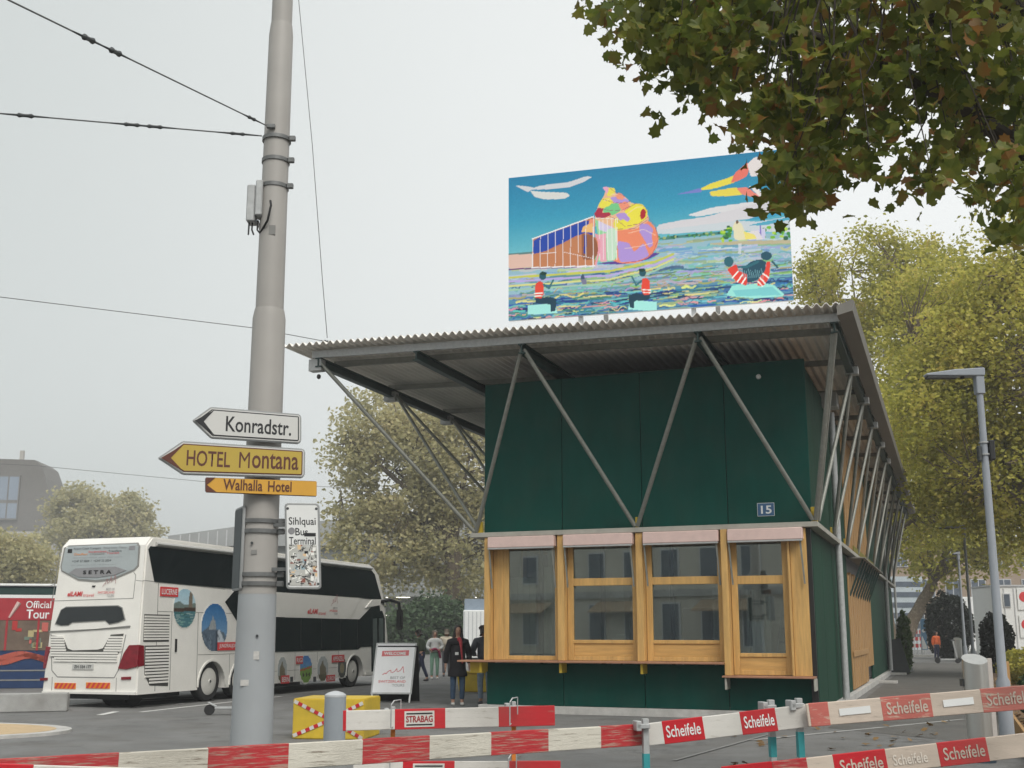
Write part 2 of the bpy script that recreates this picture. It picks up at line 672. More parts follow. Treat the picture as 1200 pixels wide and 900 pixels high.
# cladding boards, one by one
us = [7.6, 5.62, 3.70, 1.75, -0.06]
for a, b in zip(us[:-1], us[1:]):
    kpart('wall_panel', M_green, (a - .008, b + .008, -0.035, 0.025, 3.985, 7.62))
us2 = [7.52, 5.62, 3.72, 1.86, 0.02]
for i, (a, b) in enumerate(zip(us2[:-1], us2[1:])):
    kpart('wall_panel', M_green, (a - .008, b + .008, -0.03, 0.025, 0.005, 0.95 if i < 3 else 0.69))
vs_ = [0.03, 2.4, 4.8, 7.0, 9.3, 12.5, 15.5, 18.5, 21.5, 24.5, 27.5, 30.5, 33.4, 36.0]
for i, (a, b) in enumerate(zip(vs_[:-1], vs_[1:])):
    if not (9.2 < a < 18):
        kpart('wall_panel', M_green2, (0.09, 0.03, a + .01, b - .01, 0.005, 3.86))
    kpart('wall_panel', M_green2 if a < 9 or a > 18 else M_plank, (0.09, 0.02, a + .01, b - .01, 3.985, 7.6))
    if a > 4:
        kpart('wall_panel', M_green2, (7.53, 7.47, a + .01, b - .01, 0.005, 3.86))
    else:                                                   # unseen glazing added on the left return to let light into the room
        kpart('wall_panel', M_green2, (7.53, 7.47, a + .01, b - .01, 0.005, 1.0))
        fr0 = kpart('window', M_wood, (7.53, 7.46, a + .01, b - .01, 1.003, 1.12), (7.53, 7.46, a + .01, b - .01, 3.74, 3.86), (7.53, 7.46, a + .01, a + .13, 1.123, 3.737), (7.53, 7.46, b - .13, b - .01, 1.123, 3.737))
        kpart('pane', M_glassk, (7.505, 7.49, a + .12, b - .12, 1.11, 3.75), parent=fr0, bev=0)
    kpart('wall_panel', M_green2, (7.57, 7.47, a + .01, b - .01, 3.985, 7.6))
# rough upright boards of the shutters and doors in the long right wall
for i in range(24):
    v = 9.36 + i * .38
    kpart('plank', M_plank, (0.12, 0.0 - .015 * (i % 2), v, v + .36, 0.04 if i < 16 else .5, 3.3 + .05 * (i % 3)))
for i in range(16):
    v = 9.2 + i * .56
    kpart('plank', M_plank, (0.017, -0.02 - .012 * (i % 2), v, v + .5, 4.1, 6.9))
kpart('door_rail', M_plank, (-0.017, -0.045, 9.4, 15.4, .95, 1.12))
kpart('moss_strip', mat('moss', (.17, .15, .02), .9, .3, 8), (-0.16, -0.19, 9.5, 19.5, 3.985, 4.16))
# slanted awning arms over the doors
for i in range(9):
    v = 9.6 + i * 1.0
    mb = MB().bar(K(0.0, v, 2.7), K(-.42, v, 3.75), .03, .05)
    mb.build('awning_arm', M_dkgreen, kiosk)
kpart('awning', M_fascia, (-.02, -.5, 9.3, 18.8, 3.76, 3.80))
# sill band round the building
kpart('sill_band', M_band, (7.85, -0.2, -0.30, -0.04, 3.865, 3.975))
kpart('sill_band', M_band, (0.01, -0.2, -0.037, DEPTH, 3.865, 3.975))
kpart('sill_band', M_band, (7.85, 7.6, -0.037, DEPTH, 3.865, 3.975))
kpart('corner_post', M_green2, (0.085, -0.03, -0.02, 0.02, 0.005, 3.86))
kpart('corner_post', M_yellow, (7.72, 7.62, -0.16, -0.04, 3.98, 4.25))
kpart('corner_post', M_yellow, (-0.05, -0.18, -0.16, -0.04, 3.98, 4.3))
# timber fins between the windows
for (a, b) in [(7.5, 7.36), (5.68, 5.52), (3.82, 3.66)]:
    kpart('mullion', M_wood, (a, b, -0.26, 0.02, 1.02, 3.86))
kpart('mullion', M_wood, (1.88, 1.74, -0.36, 0.02, 0.745, 3.86))
kpart('mullion', M_wood, (0.42, 0.08, -0.22, 0.02, 0.745, 3.86))
kpart('mullion', M_wood, (0.47, 0.425, -0.30, 0.0, 0.745, 3.8))


def window(u0, u1, z0, z1, v, rails, solid_below=None, stile=.14):
    """a timber frame with its panes as sub-parts; rails: heights of cross bars"""
    mb = MB()
    kbox(mb, u0, u0 - stile, v, v + .08, z0, z1)
    kbox(mb, u1 + stile, u1, v, v + .08, z0, z1)
    zz = [(z0, z0 + .10), (z1 - .08, z1)] + list(rails)
    for a, b in zz:
        kbox(mb, u0 - stile - .001, u1 + stile + .001, v + .003, v + .077, a, b)
    fr = mb.build('window', M_wood, kiosk, bev=.006)
    ed = sorted(zz)
    for (a, b), (c, d) in zip(ed[:-1], ed[1:]):
        if solid_below and c <= solid_below + .01:
            kpart('panel', M_woodh, (u0 - stile + .001, u1 + stile - .001, v + .03, v + .06, b, c), parent=fr)
        else:
            kpart('pane', M_glassk, (u0 - stile + .005, u1 + stile - .005, v + .035, v + .05, b - .005, c + .005), parent=fr, bev=0)
    return fr


kpart('window_board', M_wood, (7.35, 7.10, -0.04, 0.06, 1.02, 3.86))
window(7.10, 5.69, 1.02, 3.86, -.03, [], stile=.13)
window(5.51, 3.83, 1.02, 3.86, -.03, [(2.70, 2.87), (1.40, 1.48)], 1.40)
window(3.65, 1.89, 1.02, 3.86, -.03, [(2.70, 2.87), (1.40, 1.48)], 1.40)
window(1.73, 0.48, 0.75, 3.86, -.08, [(2.68, 2.86), (1.13, 1.21)], 1.13)
for (a, b) in [(7.37, 5.72), (5.5, 3.86), (3.62, 1.92), (1.72, 0.12)]:
    vv = -.27 if b > .2 else -.31
    bl = kpart('blind_box', M_blind, (a, b, vv - .12, vv + .12, 3.60, 3.855), bev=.015)
    for e in (a - .02, b + .06):
        mb = MB().bar(K(e, vv - .05, 3.6), K(e - .05, vv + .02, 2.66), .03, .03)
        mb.build('awning_arm', M_strut, bl)
    kpart('blind_rail', M_galv, (a - .01, b + .01, vv - .135, vv - .06, 3.565, 3.597), parent=bl, bev=0)
kpart('counter_shelf', M_copper, (8.05, 1.885, -0.55, -0.03, 0.975, 1.018))
kpart('counter_shelf', M_copper, (1.92, 0.0, -0.5, -0.03, 0.70, 0.742))
for u, z in [(7.55, .97), (5.6, .97), (3.72, .97)]:
    kpart('shelf_bracket', M_yellow, (u, u - .06, -0.42, -0.033, z - .22, z))
for u in (1.87, 0.03):
    kpart('shelf_bracket', M_band, (u, u - .04, -0.47, -0.033, .45, .697))
kpart('counter_end', M_yellow, (7.85, 7.535, -0.25, -0.02, 0.72, 0.973))
kpart('counter_end', M_black, (0.12, -.02, -.1, -.034, 0.0, 3.86))

# roof: beams, rafters, corrugated sheet, fascia
def tilt(u): return 0.027 * (u + 1)


def rz(u): return 7.93 + tilt(u)


for v, h in [(-2.0, .17), (-.95, .14), (2.0, .13), (5.6, .13), (9.4, .13), (13.2, .13), (17, .13), (21, .13), (25, .13), (29, .13), (33, .13), (37, .13)]:
    MB().bar(K(11.3, v, rz(11.3)), K(-1.02, v, rz(-1.02)), .09 * KS, h * KS).build('purlin', M_galv if v < -1.5 else M_strut, kiosk)
for u in (11.12, 8.5, 5.88, 1.89, -0.9):
    z = rz(u) - .19
    mb = MB().bar(K(u, -2.06, z), K(u, 38.5, z), .03 * KS, .2 * KS)
    mb.bar(K(u, -2.06, z - .115), K(u, 38.5, z - .115), .16 * KS, .025 * KS)
    mb.bar(K(u, -2.06, z + .085), K(u, 38.5, z + .085), .16 * KS, .025 * KS)
    mb.build('rafter', M_dkgreen, kiosk)
# wavy sheet, ridges running back
nw, per = 70, 6
ucol = np.linspace(11.95, -1.12, nw * per + 1)
vrow = [-2.42, -1.0, 2, 6, 12, 20, 30, 38.9]
vsx, fsx = [], []
for k, dz in enumerate((0.0, 0.016)):
    for v in vrow:
        for i, u in enumerate(ucol):
            vsx.append(K(u, v, rz(u) + .165 + .044 * math.sin(2 * math.pi * i / per) + dz))
nc, nr = len(ucol), len(vrow)
for k in range(2):
    for r in range(nr - 1):
        for i in range(nc - 1):
            a = k * nc * nr + r * nc + i
            q = (a, a + 1, a + nc + 1, a + nc)
            fsx.append(q if k else q[::-1])
for i in range(nc - 1):
    a = i
    fsx.append((a, a + 1, a + 1 + nc * nr, a + nc * nr))
MB().add(vsx, fsx).build('roof_sheet', M_roof, kiosk, smooth=True)
MB().prism([(-1.0, 7.86), (-1.30, 7.93), (-1.34, 8.12), (-1.30, 8.16), (-1.0, 8.06)], K(0, -2.45, 0), Vector((-KS, 0, 0)), Vector((0, 0, KS)), 41.4 * KS, 0).build('fascia', M_fascia, kiosk, fix=True)
kpart('gutter_box', M_galv, (11.40, 11.06, -2.03, -1.8, 7.86, 8.15))
mb = MB().lathe(K(11.15, -1.95, 7.74), [(.035, 0), (.045, .02), (.045, .12), (.03, .16)], 12, (0.3, -.5, -.3))
mb.build('camera', M_black, kiosk, smooth=True)
for v in (1.9, 5.6, 9.4, 13.2, 17.0):
    kpart('gutter_box', M_galv, (11.35, 11.0, v - .12, v + .12, 7.85, 8.1))
    kpart('gutter_box', M_galv, (-.78, -1.08, v - .12, v + .12, 7.58, 7.76))
# struts
def strut(p, q, r=.05):
    p, q = K(*p), K(*q)
    MB().tube([p, q], r * KS, 10).build('strut', M_strut, kiosk, smooth=True)


zn = 7.72
for ub, tops in [(7.76, (11.1, 5.9)), (3.8, (5.85, 1.93)), (-.12, (1.86, -.88))]:
    for ut in tops:
        strut((ub + (.03 if ut > ub else -.03), -.2, 4.02), (ut, -1.98, zn + tilt(ut)))
vb = [0, 3.75, 7.5, 11.25, 15, 18.75, 22.5, 26.25, 30, 33.75]
for i, v in enumerate(vb):
    for vt in ((-2 if i == 0 else v - 1.85), v + 1.9):
        strut((-.17, max(v, .05) + (.05 if vt > v else -.05), 4.02), (-.92, vt, zn - .03), .045)
        if i < 7 and not (i == 0 and vt < 0):
            strut((7.74, v + (.05 if vt > v else -.05), 4.02), (11.05, vt, zn + tilt(11)), .042)
    MB().bar(K(-.1, v, 3.98), K(-.1, v, 4.2), .03, .16).build('bracket', M_yellow if i < 4 else M_strut, kiosk)
for u in (3.8, 7.76, -.12):
    MB().bar(K(u, -.12, 3.98), K(u, -.12, 4.22), .03, .16).build('bracket', M_yellow if u < 7 else M_strut, kiosk)
# downpipes and rain hopper on the long right wall
for v, r in [(5.0, .085), (27.6, .085), (36.2, .06)]:
    MB().tube([K(-.14, v, 7.3), K(-.14, v, 0.02)], r * KS, 10).build('downpipe', M_galv, kiosk, smooth=True)
kpart('rain_hopper', M_galv, (.1, -.36, 4.3, 4.9, 7.35, 7.72), bev=.01)
for v in (18.9, 27.6):
    kpart('foot_plate', M_kerb, (-.02, -.75, v - .2, v + .5, -.17, -.08))
# wall lamp under the eaves, number plate
mb = MB().lathe(K(.95, -.04, 7.28), [(.05, 0), (.05, .03), (.035, .05), (.02, .06)], 16, (0, -1, 0))
mb.build('wall_lamp', M_white, kiosk, smooth=True)
M_blue = mat('number blue', (0.03, 0.10, 0.22), 0.35, 0.05)
np_ = kpart('number_plate', M_blue, (1.09, .74, -.05, -.037, 4.16, 4.43), bev=.002)
MB().add([K(1.1, -.043, 4.15), K(.73, -.043, 4.15), K(.73, -.043, 4.44), K(1.1, -.043, 4.44)], [(0, 1, 2, 3)]).build('plate_rim', M_white, np_)
text('15', K(1.02, -.05, 4.2), (1, 0, 0), UP, .23 * KS, .18 * KS, M_white, np_, bold=.02, world=False)
# room behind the panes
M_cloth = mat('curtain', (0.62, 0.61, 0.55), 0.9, 0.06, 3)
for (u0, u1, v, z0, z1, m) in [(7.2, 6.5, .6, .2, 2.95, M_cloth), (6.35, 5.75, .7, .2, 3.2, M_cloth), (4.9, 4.55, 1.4, .2, 2.75, M_white), (4.5, 4.0, 1.6, .2, 2.7, M_cloth), (2.4, 2.05, 1.2, .2, 2.7, M_white), (1.55, 1.0, .7, .2, 2.6, M_white)]:
    mb = MB()
    n = 14
    pts = []
    for i in range(n + 1):
        u = u0 + (u1 - u0) * i / n
        vv = v + .05 * math.sin(i * 2.1)
        pts.append((u, vv))
    vsx = [K(u, vv, z0) for u, vv in pts] + [K(u, vv, z1) for u, vv in pts] + [K(u, vv + .02, z0) for u, vv in pts] + [K(u, vv + .02, z1) for u, vv in pts]
    q = n + 1
    fsx = [(i, i + 1, q + i + 1, q + i) for i in range(n)] + [(2 * q + i + 1, 2 * q + i, 3 * q + i, 3 * q + i + 1) for i in range(n)]
    mb.add(vsx, fsx).build('curtain', m, kiosk, smooth=True)
kpart('inner_post', M_dkgreen, (5.0, 4.9, .9, 1.0, .1, 3.85), (3.3, 3.22, .8, .9, .1, 3.85), (6.45, 6.38, .7, .75, .1, 3.85))
kpart('cabinet', M_dark, (3.15, 2.5, 1.4, 1.9, .1, 2.2), (1.9, 1.75, .5, 1.2, .1, 2.6))

lad = thing('step_ladder', 'aluminium ladder leaning inside behind the right-hand kiosk window', 'ladder', KO + (KX * -.8 * KS) + VAX * .5 * KS + Vector((0, 0, .06)), -KA)
for off in (0, .42):
    MB().bar((off * KS - .28, .1, 0), (off * KS + .08, .75, 2.5), .03, .08).build('rail', M_galv, lad)
for i in range(9):
    t = (i + .6) / 9.3
    x = -.28 + .36 * t
    MB().bar((x, .1 + .65 * t, 2.5 * t), (x + .42 * KS, .1 + .65 * t, 2.5 * t), .03, .03).build('rung', M_galv, lad)
chair = thing('office_chair', 'round-backed white chair inside behind the second kiosk window', 'chair', KO + KX * -4.55 * KS + VAX * 1.0 * KS + Vector((0, 0, .06)), -KA)
MB().cyl((0, 0), .23, .45, .5, 18).build('seat', M_white, chair, smooth=True)
MB().lathe((0, .02, 1.18), [(.02, -.02), (.2, -.02), (.22, 0), (.2, .02), (.02, .02)], 20, (0, 1, .1)).build('backrest', M_white, chair, smooth=True)
MB().cyl((0, 0.0), .03, 0, .45, 10).bar((0, .05, .5), (0, .04, 1.05), .04, .03).build('stem', M_dark, chair)

# ------------------------------------------------------------------ painted billboard on the roof
BA = R(14.8)
BX = Vector((math.cos(BA), -math.sin(BA), 0))
BP = KO + VAX * (-1.0 * KS) + UAX * (6.0 * KS)
ax0, az0 = hit((596, 376), BP, BX, UP)
ax1, az1 = hit((930, 351), BP, BX, UP)
_, az2 = hit((594, 209), BP, BX, UP)
BW, BH = ax1 - ax0, az2 - az0
BL = BP + BX * ax0 + UP * az0
bill = thing('billboard', 'large painted billboard of a swirl-shaped pavilion on water, standing on the kiosk roof', 'billboard', (BL.x, BL.y, BL.z - .4), -BA)
M_alu = mat('aluminium', (0.50, 0.51, 0.52), 0.4, 0.06, 5, metal=0.5)
MB().box(0, BW, .003, .07, .4, .4 + BH).build('board', M_alu, bill, bev=.004)
for x in (.262, .662):
    for k in (0, 1):
        px = BW * x + k * .46
        MB().bar((px, .12 + k * .6, -.22), (px, .12 + k * .12, .55 + k * 1.5), .09, .09).build('post', M_alu, bill)
MB().bar((.2, .11, 1.0), (BW - .2, .11, 1.0), .06, .06).bar((.2, .11, 2.6), (BW - .2, .11, 2.6), .06, .06).build('crossbar', M_alu, bill)

GW, GH = 440, 224
gi, gj = np.meshgrid(np.linspace(0, 1, GW), np.linspace(0, 1, GH))
wx, wy, wz = BL.x + BX.x * BW * gi, BL.y + BX.y * BW * gi, BL.z + BH * (1 - gj) - CH
dd = wy * _c + wz * _s
gx, gy = PX + F * wx / dd, PY - F * (-wy * _s + wz * _c) / dd     # the layout sketch's own coordinates for each grid point
P = Paint(gx, gy, (0, 0, 0))
top, mid, low = np.array([28, 128, 172]) / 255., np.array([52, 155, 190]) / 255., np.array([110, 190, 205]) / 255.
t = gj[..., None]
P.img[:] = np.where(t < .3, top + (mid - top) * (t / .3), mid + (low - mid) * np.clip((t - .3) / .25, 0, 1))
P.img += RNG.normal(0, .012, P.img.shape[:2])[..., None]


def Lc(*q): return [(590 + x / 4.5, 180 + y / 4.5) for x, y in q]


def Rc(*q): return [(770 + x / 4.735, 180 + y / 4.735) for x, y in q]


# water: long brush strokes, pale far off and deep blue near the lower edge
wat = P.inpoly(Lc((0, 545), (250, 545), (500, 590), (800, 560)) + Rc((0, 480), (380, 450), (800, 440), (800, 900)) + [(930, 400), (580, 400)])
P.put(wat, (150, 188, 205))
P.put(wat & (P.Y > 376 - .0747 * (P.X - 595) - 30), (85, 140, 170))
pal_far = [(165, 175, 215), (140, 185, 210), (185, 200, 160), (190, 195, 215), (110, 160, 195), (130, 190, 185), (190, 208, 220), (150, 175, 130)]
pal_mid = [(115, 165, 180), (95, 145, 170), (140, 185, 120), (180, 160, 95), (165, 160, 205), (200, 165, 175), (50, 100, 150), (120, 190, 175), (100, 135, 95)]
pal_low = [(28, 56, 130), (50, 95, 170), (40, 120, 155), (110, 195, 195), (230, 220, 140), (20, 40, 90), (60, 130, 110), (225, 150, 150), (10, 60, 90), (160, 175, 120)]
for k in range(900):
    u, v = RNG.random(), RNG.random() ** .8
    x = 595 + u * 335
    yb = 376 - .0747 * (x - 595)
    y = yb - 78 * (1 - v)
    pal = pal_far if v < .38 else (pal_mid if v < .68 else pal_low)
    c = np.array(pal[int(RNG.integers(len(pal)))]) + RNG.normal(0, 8, 3)
    ln = RNG.uniform(8, 42) * (1.1 - .4 * v)
    w = RNG.uniform(.8, 2.4) if v > .4 else RNG.uniform(1.0, 3.4)
    sl = -.075 + RNG.normal(0, .03)
    wv = RNG.normal(0, 1.1)
    pts = [(x + ln * f, y + sl * ln * f + wv * math.sin(f * 7)) for f in (-.5, -.3, -.1, .1, .3, .5)]
    ok = wat
    kk = np.zeros(wat.shape, bool)
    for (x0, y0), (x1, y1) in zip(pts[:-1], pts[1:]):
        dx, dy = x1 - x0, y1 - y0
        tt = np.clip(((P.X - x0) * dx + (P.Y - y0) * dy) / (dx * dx + dy * dy), 0, 1)
        kk |= (P.X - x0 - tt * dx) ** 2 + (P.Y - y0 - tt * dy) ** 2 < (w / 2) ** 2
    P.put(kk & ok, c, .85)
# sand spit, rippled rings round the pavilion
P.poly(Lc((20, 528), (160, 530), (480, 560), (480, 590), (160, 600), (20, 608)), (226, 190, 176))
P.line(Lc((20, 612), (160, 605), (330, 600), (480, 590)), 1.5, (110, 60, 120))
for k, c in enumerate([(200, 205, 90), (185, 170, 225), (215, 215, 140), (160, 200, 170)]):
    P.line(Lc((20, 655 + 22 * k), (250, 640 + 22 * k), (560, 620 + 22 * k), (800, 570 + 16 * k), (895, 530 + 14 * k)), 2.6 - .2 * k, c)
P.poly(Lc((480, 582), (640, 585), (760, 560), (830, 525), (760, 522), (640, 560)), (92, 60, 150))
# white feathers
P.poly(Lc((60, 168), (120, 172), (160, 180), (200, 168), (340, 152), (440, 118), (468, 124), (420, 152), (340, 180), (210, 190), (150, 190), (128, 204)), (214, 216, 222))
P.poly(Lc((140, 195), (200, 202), (330, 206), (352, 222), (320, 240), (220, 242), (165, 230)), (222, 222, 220))
# stripes of cloud on the right
P.poly(Rc((0, 400), (150, 365), (330, 350), (430, 372), (560, 378), (760, 345), (760, 440), (400, 425), (0, 450)), (205, 214, 222))
P.poly(Rc((10, 392), (300, 345), (420, 305), (580, 268), (720, 255), (760, 285), (560, 355), (300, 390), (0, 425)), (216, 214, 220))
P.poly(Rc((165, 342), (300, 300), (520, 268), (600, 262), (400, 318), (230, 350)), (222, 222, 226))
P.poly(Rc((480, 375), (600, 330), (760, 300), (760, 322), (600, 362)), (60, 160, 196))
P.poly(Rc((500, 400), (640, 368), (760, 350), (760, 362), (600, 398)), (80, 170, 200))
# coloured feather
P.poly(Rc((105, 226), (180, 208), (245, 190), (248, 215), (180, 222)), (120, 130, 205))
P.poly(Rc((240, 195), (300, 165), (380, 140), (425, 122), (440, 158), (330, 192), (250, 205)), (236, 220, 78))
P.poly(Rc((290, 212), (380, 196), (445, 188), (480, 230), (360, 238), (300, 236)), (236, 216, 84))
P.poly(Rc((408, 164), (430, 110), (500, 50), (520, 60), (500, 125), (450, 152)), (235, 120, 105))
P.poly(Rc((440, 192), (500, 186), (570, 240), (540, 245), (470, 226)), (238, 135, 120))
P.poly(Rc((500, 60), (540, 20), (600, 20), (590, 120), (520, 130)), (232, 224, 224))
P.poly(Rc((510, 180), (560, 190), (610, 260), (560, 232)), (238, 230, 228))
# far shore with trees
P.poly(Rc((0, 470), (120, 452), (380, 432), (380, 446), (0, 482)), (70, 130, 120))
for k in range(36):
    x = RNG.uniform(5, 375)
    P.ell(*Rc((x, 468 - x * .075 + RNG.normal(0, 4)))[0], RNG.uniform(1, 2.3), RNG.uniform(.8, 1.7), [(40, 110, 70), (90, 160, 80), (30, 80, 90), (160, 180, 120)][k % 4])
P.poly(Lc((20, 528), (150, 518), (150, 527), (20, 536)), (90, 130, 130))
P.poly(Rc((290, 498), (400, 488), (760, 478), (760, 498), (500, 505), (320, 508)), (190, 180, 150))
for k in range(46):
    x = RNG.uniform(350, 410) if k < 26 else RNG.uniform(590, 750)
    y = RNG.uniform(395, 485) if k < 26 else RNG.uniform(405, 475)
    P.ell(*Rc((x, y))[0], RNG.uniform(1.2, 3.2), RNG.uniform(1, 2.6), [(120, 190, 50), (60, 140, 60), (180, 215, 70), (40, 100, 70)][k % 4])
P.poly(Rc((520, 430), (600, 415), (600, 475), (520, 475)), (208, 205, 235))
P.poly(Rc((570, 400), (576, 400), (580, 470), (568, 470)), (130, 120, 200))
P.poly(Rc((470, 440), (560, 425), (590, 478), (470, 478)), (225, 220, 225))
# statue group on the shore
P.poly(Rc((420, 400), (440, 372), (470, 390), (490, 440), (500, 478), (430, 480)), (232, 225, 190))
P.ell(*Rc((444, 380))[0], 1.6, 2.2, (110, 80, 60))
P.poly(Rc((480, 430), (540, 450), (555, 472), (490, 476)), (240, 226, 120))
P.poly(Rc((450, 500), (470, 500), (466, 560), (450, 556)), (225, 225, 235), .7)
# glazed pavilion
P.poly(Lc((153, 450), (475, 335), (475, 595), (150, 600)), (190, 120, 80))
P.poly(Lc((158, 452), (470, 340), (470, 440), (420, 420), (360, 455), (270, 490), (195, 530), (158, 530)), (30, 70, 170))
P.poly(Lc((158, 530), (240, 510), (300, 480), (380, 435), (440, 418), (500, 450), (512, 500), (500, 570), (480, 590), (300, 595), (155, 600)), (196, 128, 88))
P.poly(Lc((410, 420), (470, 430), (495, 470), (500, 530), (480, 560), (415, 560)), (150, 92, 62))
P.poly(Lc((425, 430), (440, 432), (436, 530), (424, 528)), (40, 60, 160))
P.poly(Lc((455, 345), (485, 345), (480, 420), (440, 415)), (235, 150, 120))
P.poly(Lc((420, 385), (470, 365), (470, 415), (410, 415)), (240, 190, 120))
for k in range(9):
    x = 155 + k * 40
    P.line(Lc((x, 450 - (x - 155) * .36), (x - 2, 600)), .7 if k not in (0, 8) else 1.0, (236, 230, 232))
P.line(Lc((153, 450), (475, 332)), 1.4, (240, 238, 240))
P.line(Lc((150, 530), (320, 520), (480, 555)), .5, (236, 230, 232))
P.line(Lc((150, 602), (480, 592)), 1.4, (240, 236, 240))
# swirled dome of soft colours
P.ell(*Lc((655, 450))[0], 36, 29, (240, 140, 105))
P.poly(Lc((480, 340), (520, 330), (600, 350), (600, 560), (520, 575), (480, 560), (510, 500), (500, 440)), (150, 215, 160))
P.poly(Lc((500, 345), (575, 340), (580, 400), (540, 415), (500, 400)), (215, 205, 235))
P.poly(Lc((500, 430), (540, 420), (545, 570), (510, 570)), (235, 170, 190))
P.poly(Lc((540, 400), (600, 390), (600, 470), (590, 560), (550, 565)), (200, 228, 205))
P.poly(Lc((545, 175), (575, 185), (600, 215), (640, 228), (668, 256), (700, 268), (750, 290), (770, 350), (700, 400), (600, 400), (480, 345), (490, 300), (505, 262), (530, 225)), (238, 190, 150))
for pts, c in [([(600, 460), (660, 470), (690, 520), (740, 470), (770, 540), (700, 570), (610, 572)], (178, 150, 220)),
               ([(720, 370), (760, 370), (790, 400), (780, 440), (790, 480), (770, 500), (740, 450), (715, 410)], (178, 150, 220)),
               ([(590, 340), (640, 330), (700, 380), (640, 400), (590, 405), (580, 370)], (235, 225, 70)),
               ([(640, 300), (680, 265), (730, 265), (760, 300), (755, 340), (720, 370), (660, 380), (620, 390), (640, 345)], (240, 228, 72)),
               ([(725, 300), (740, 290), (752, 305), (748, 335), (728, 350), (720, 330)], (180, 35, 50)),
               ([(590, 320), (640, 310), (670, 345), (655, 360), (630, 345), (615, 355)], (178, 150, 220)),
               ([(520, 300), (560, 265), (610, 262), (620, 300), (580, 325), (540, 320)], (120, 205, 140)),
               ([(478, 320), (500, 285), (530, 290), (520, 312), (560, 310), (568, 325), (530, 340), (490, 338)], (176, 40, 70)),
               ([(500, 275), (520, 238), (560, 232), (580, 255), (560, 275), (520, 290)], (238, 226, 80)),
               ([(560, 235), (590, 225), (640, 235), (665, 250), (640, 265), (590, 262)], (180, 152, 222)),
               ([(605, 262), (650, 252), (668, 280), (640, 300), (615, 290)], (242, 150, 120)),
               ([(590, 218), (610, 205), (640, 225), (630, 245), (600, 240)], (242, 155, 125)),
               ([(545, 210), (560, 180), (585, 182), (592, 205), (570, 222), (550, 225)], (238, 226, 90)),
               ([(522, 180), (545, 172), (556, 190), (545, 215), (535, 195)], (235, 170, 200))]:
    P.poly(Lc(*pts), c)
for arc in [((492, 335), (560, 330), (600, 350), (640, 385), (715, 370), (760, 335)), ((500, 290), (560, 300), (620, 300), (668, 278)), ((520, 240), (580, 258), (640, 262), (668, 252)), ((560, 182), (592, 205), (640, 226)), ((600, 400), (690, 395), (760, 350)), ((760, 335), (800, 380), (818, 450), (790, 520), (740, 560), (640, 578)), ((640, 300), (700, 262), (745, 280), (762, 310))]:
    P.line(Lc(*arc), .55, (150, 70, 110), .75)
for arc in [((660, 420), (740, 400), (800, 430)), ((640, 500), (720, 490), (790, 470)), ((650, 320), (700, 285), (735, 280)), ((530, 250), (560, 240)), ((570, 215), (600, 215))]:
    P.line(Lc(*arc), .8, (250, 225, 200), .7)
for x in (505, 525, 548, 572, 590):
    P.line(Lc((x, 350), (x + 3, 560)), .6, (245, 245, 245), .8)
P.line(Lc((480, 340), (600, 345), (598, 560)), .6, (245, 245, 245))
P.poly(Lc((478, 420), (500, 430), (512, 470), (508, 530), (490, 590), (480, 590), (498, 520), (500, 470)), (236, 160, 175))
# bathers in red and white vests sitting on blocks of ice
for (bx, by, m) in [(0, 0, 1), (520, -18, -1)]:
    def B(*q): return Lc(*[((x + bx) if m > 0 else (bx + 215 + (205 - x)), y + by) for x, y in q])
    P.poly(B((130, 800), (270, 790), (285, 840), (130, 850)), (160, 225, 220))
    P.poly(B((165, 762), (240, 755), (280, 765), (275, 830), (250, 835), (250, 795), (175, 790)), (20, 60, 80))
    P.poly(B((168, 690), (188, 672), (210, 680), (212, 740), (200, 765), (165, 760)), (226, 70, 50))
    P.line(B((164, 738), (206, 736)), 1.2, (240, 240, 235))
    P.line(B((164, 752), (204, 750)), 1.0, (240, 240, 235))
    P.ell(*B((207, 645))[0], 4.2, 4.8, (30, 85, 100))
    P.ell(*B((210, 632))[0], 4, 2.0, (18, 60, 50))
    P.line(B((212, 690), (240, 712), (262, 668)), 2.2, (45, 110, 120))
P.ell(*Lc((418, 655))[0], 2, 4.5, (60, 80, 110))
P.poly(Lc((405, 665), (435, 660), (440, 690), (420, 692)), (120, 120, 150))
P.poly(Rc((380, 790), (420, 728), (640, 722), (715, 790), (560, 805)), (150, 222, 215))
P.poly(Rc((420, 760), (640, 740), (690, 785), (440, 792)), (120, 200, 205))
P.poly(Rc((470, 640), (520, 600), (570, 585), (605, 600), (600, 650), (560, 700), (500, 720)), (25, 75, 95))
P.line(Rc((440, 630), (500, 628), (560, 600)), 3, (40, 105, 120))
P.line(Rc((640, 600), (668, 632)), 2.4, (30, 85, 100))
P.ell(*Rc((398, 600))[0], 5.5, 6, (40, 100, 115))
P.ell(*Rc((606, 568))[0], 6.5, 5, (28, 80, 100))
P.poly(Rc((388, 642), (440, 612), (452, 650), (500, 670), (498, 735), (440, 712)), (226, 62, 50))
P.poly(Rc((555, 735), (560, 700), (600, 650), (608, 600), (630, 600), (622, 690), (590, 735)), (228, 66, 52))
for a, b in [((418, 690), (448, 655)), ((446, 712), (474, 672)), ((470, 722), (492, 690)), ((572, 690), (600, 720)), ((588, 665), (618, 690)), ((560, 712), (585, 735))]:
    P.line(Rc(a, b), 1.7, (244, 240, 236))
for k in range(10):
    x = 470 + k * 12
    P.line(Rc((x, 640 + 6 * (k % 3)), (x + 10, 690)), .7, (140, 190, 200), .8)
M_print = print_mat('printed picture', 0.55, 0.3)
pan = P.mesh('painted_picture', BL, BX, UP, BW, BH, M_print, bill, off=.004)

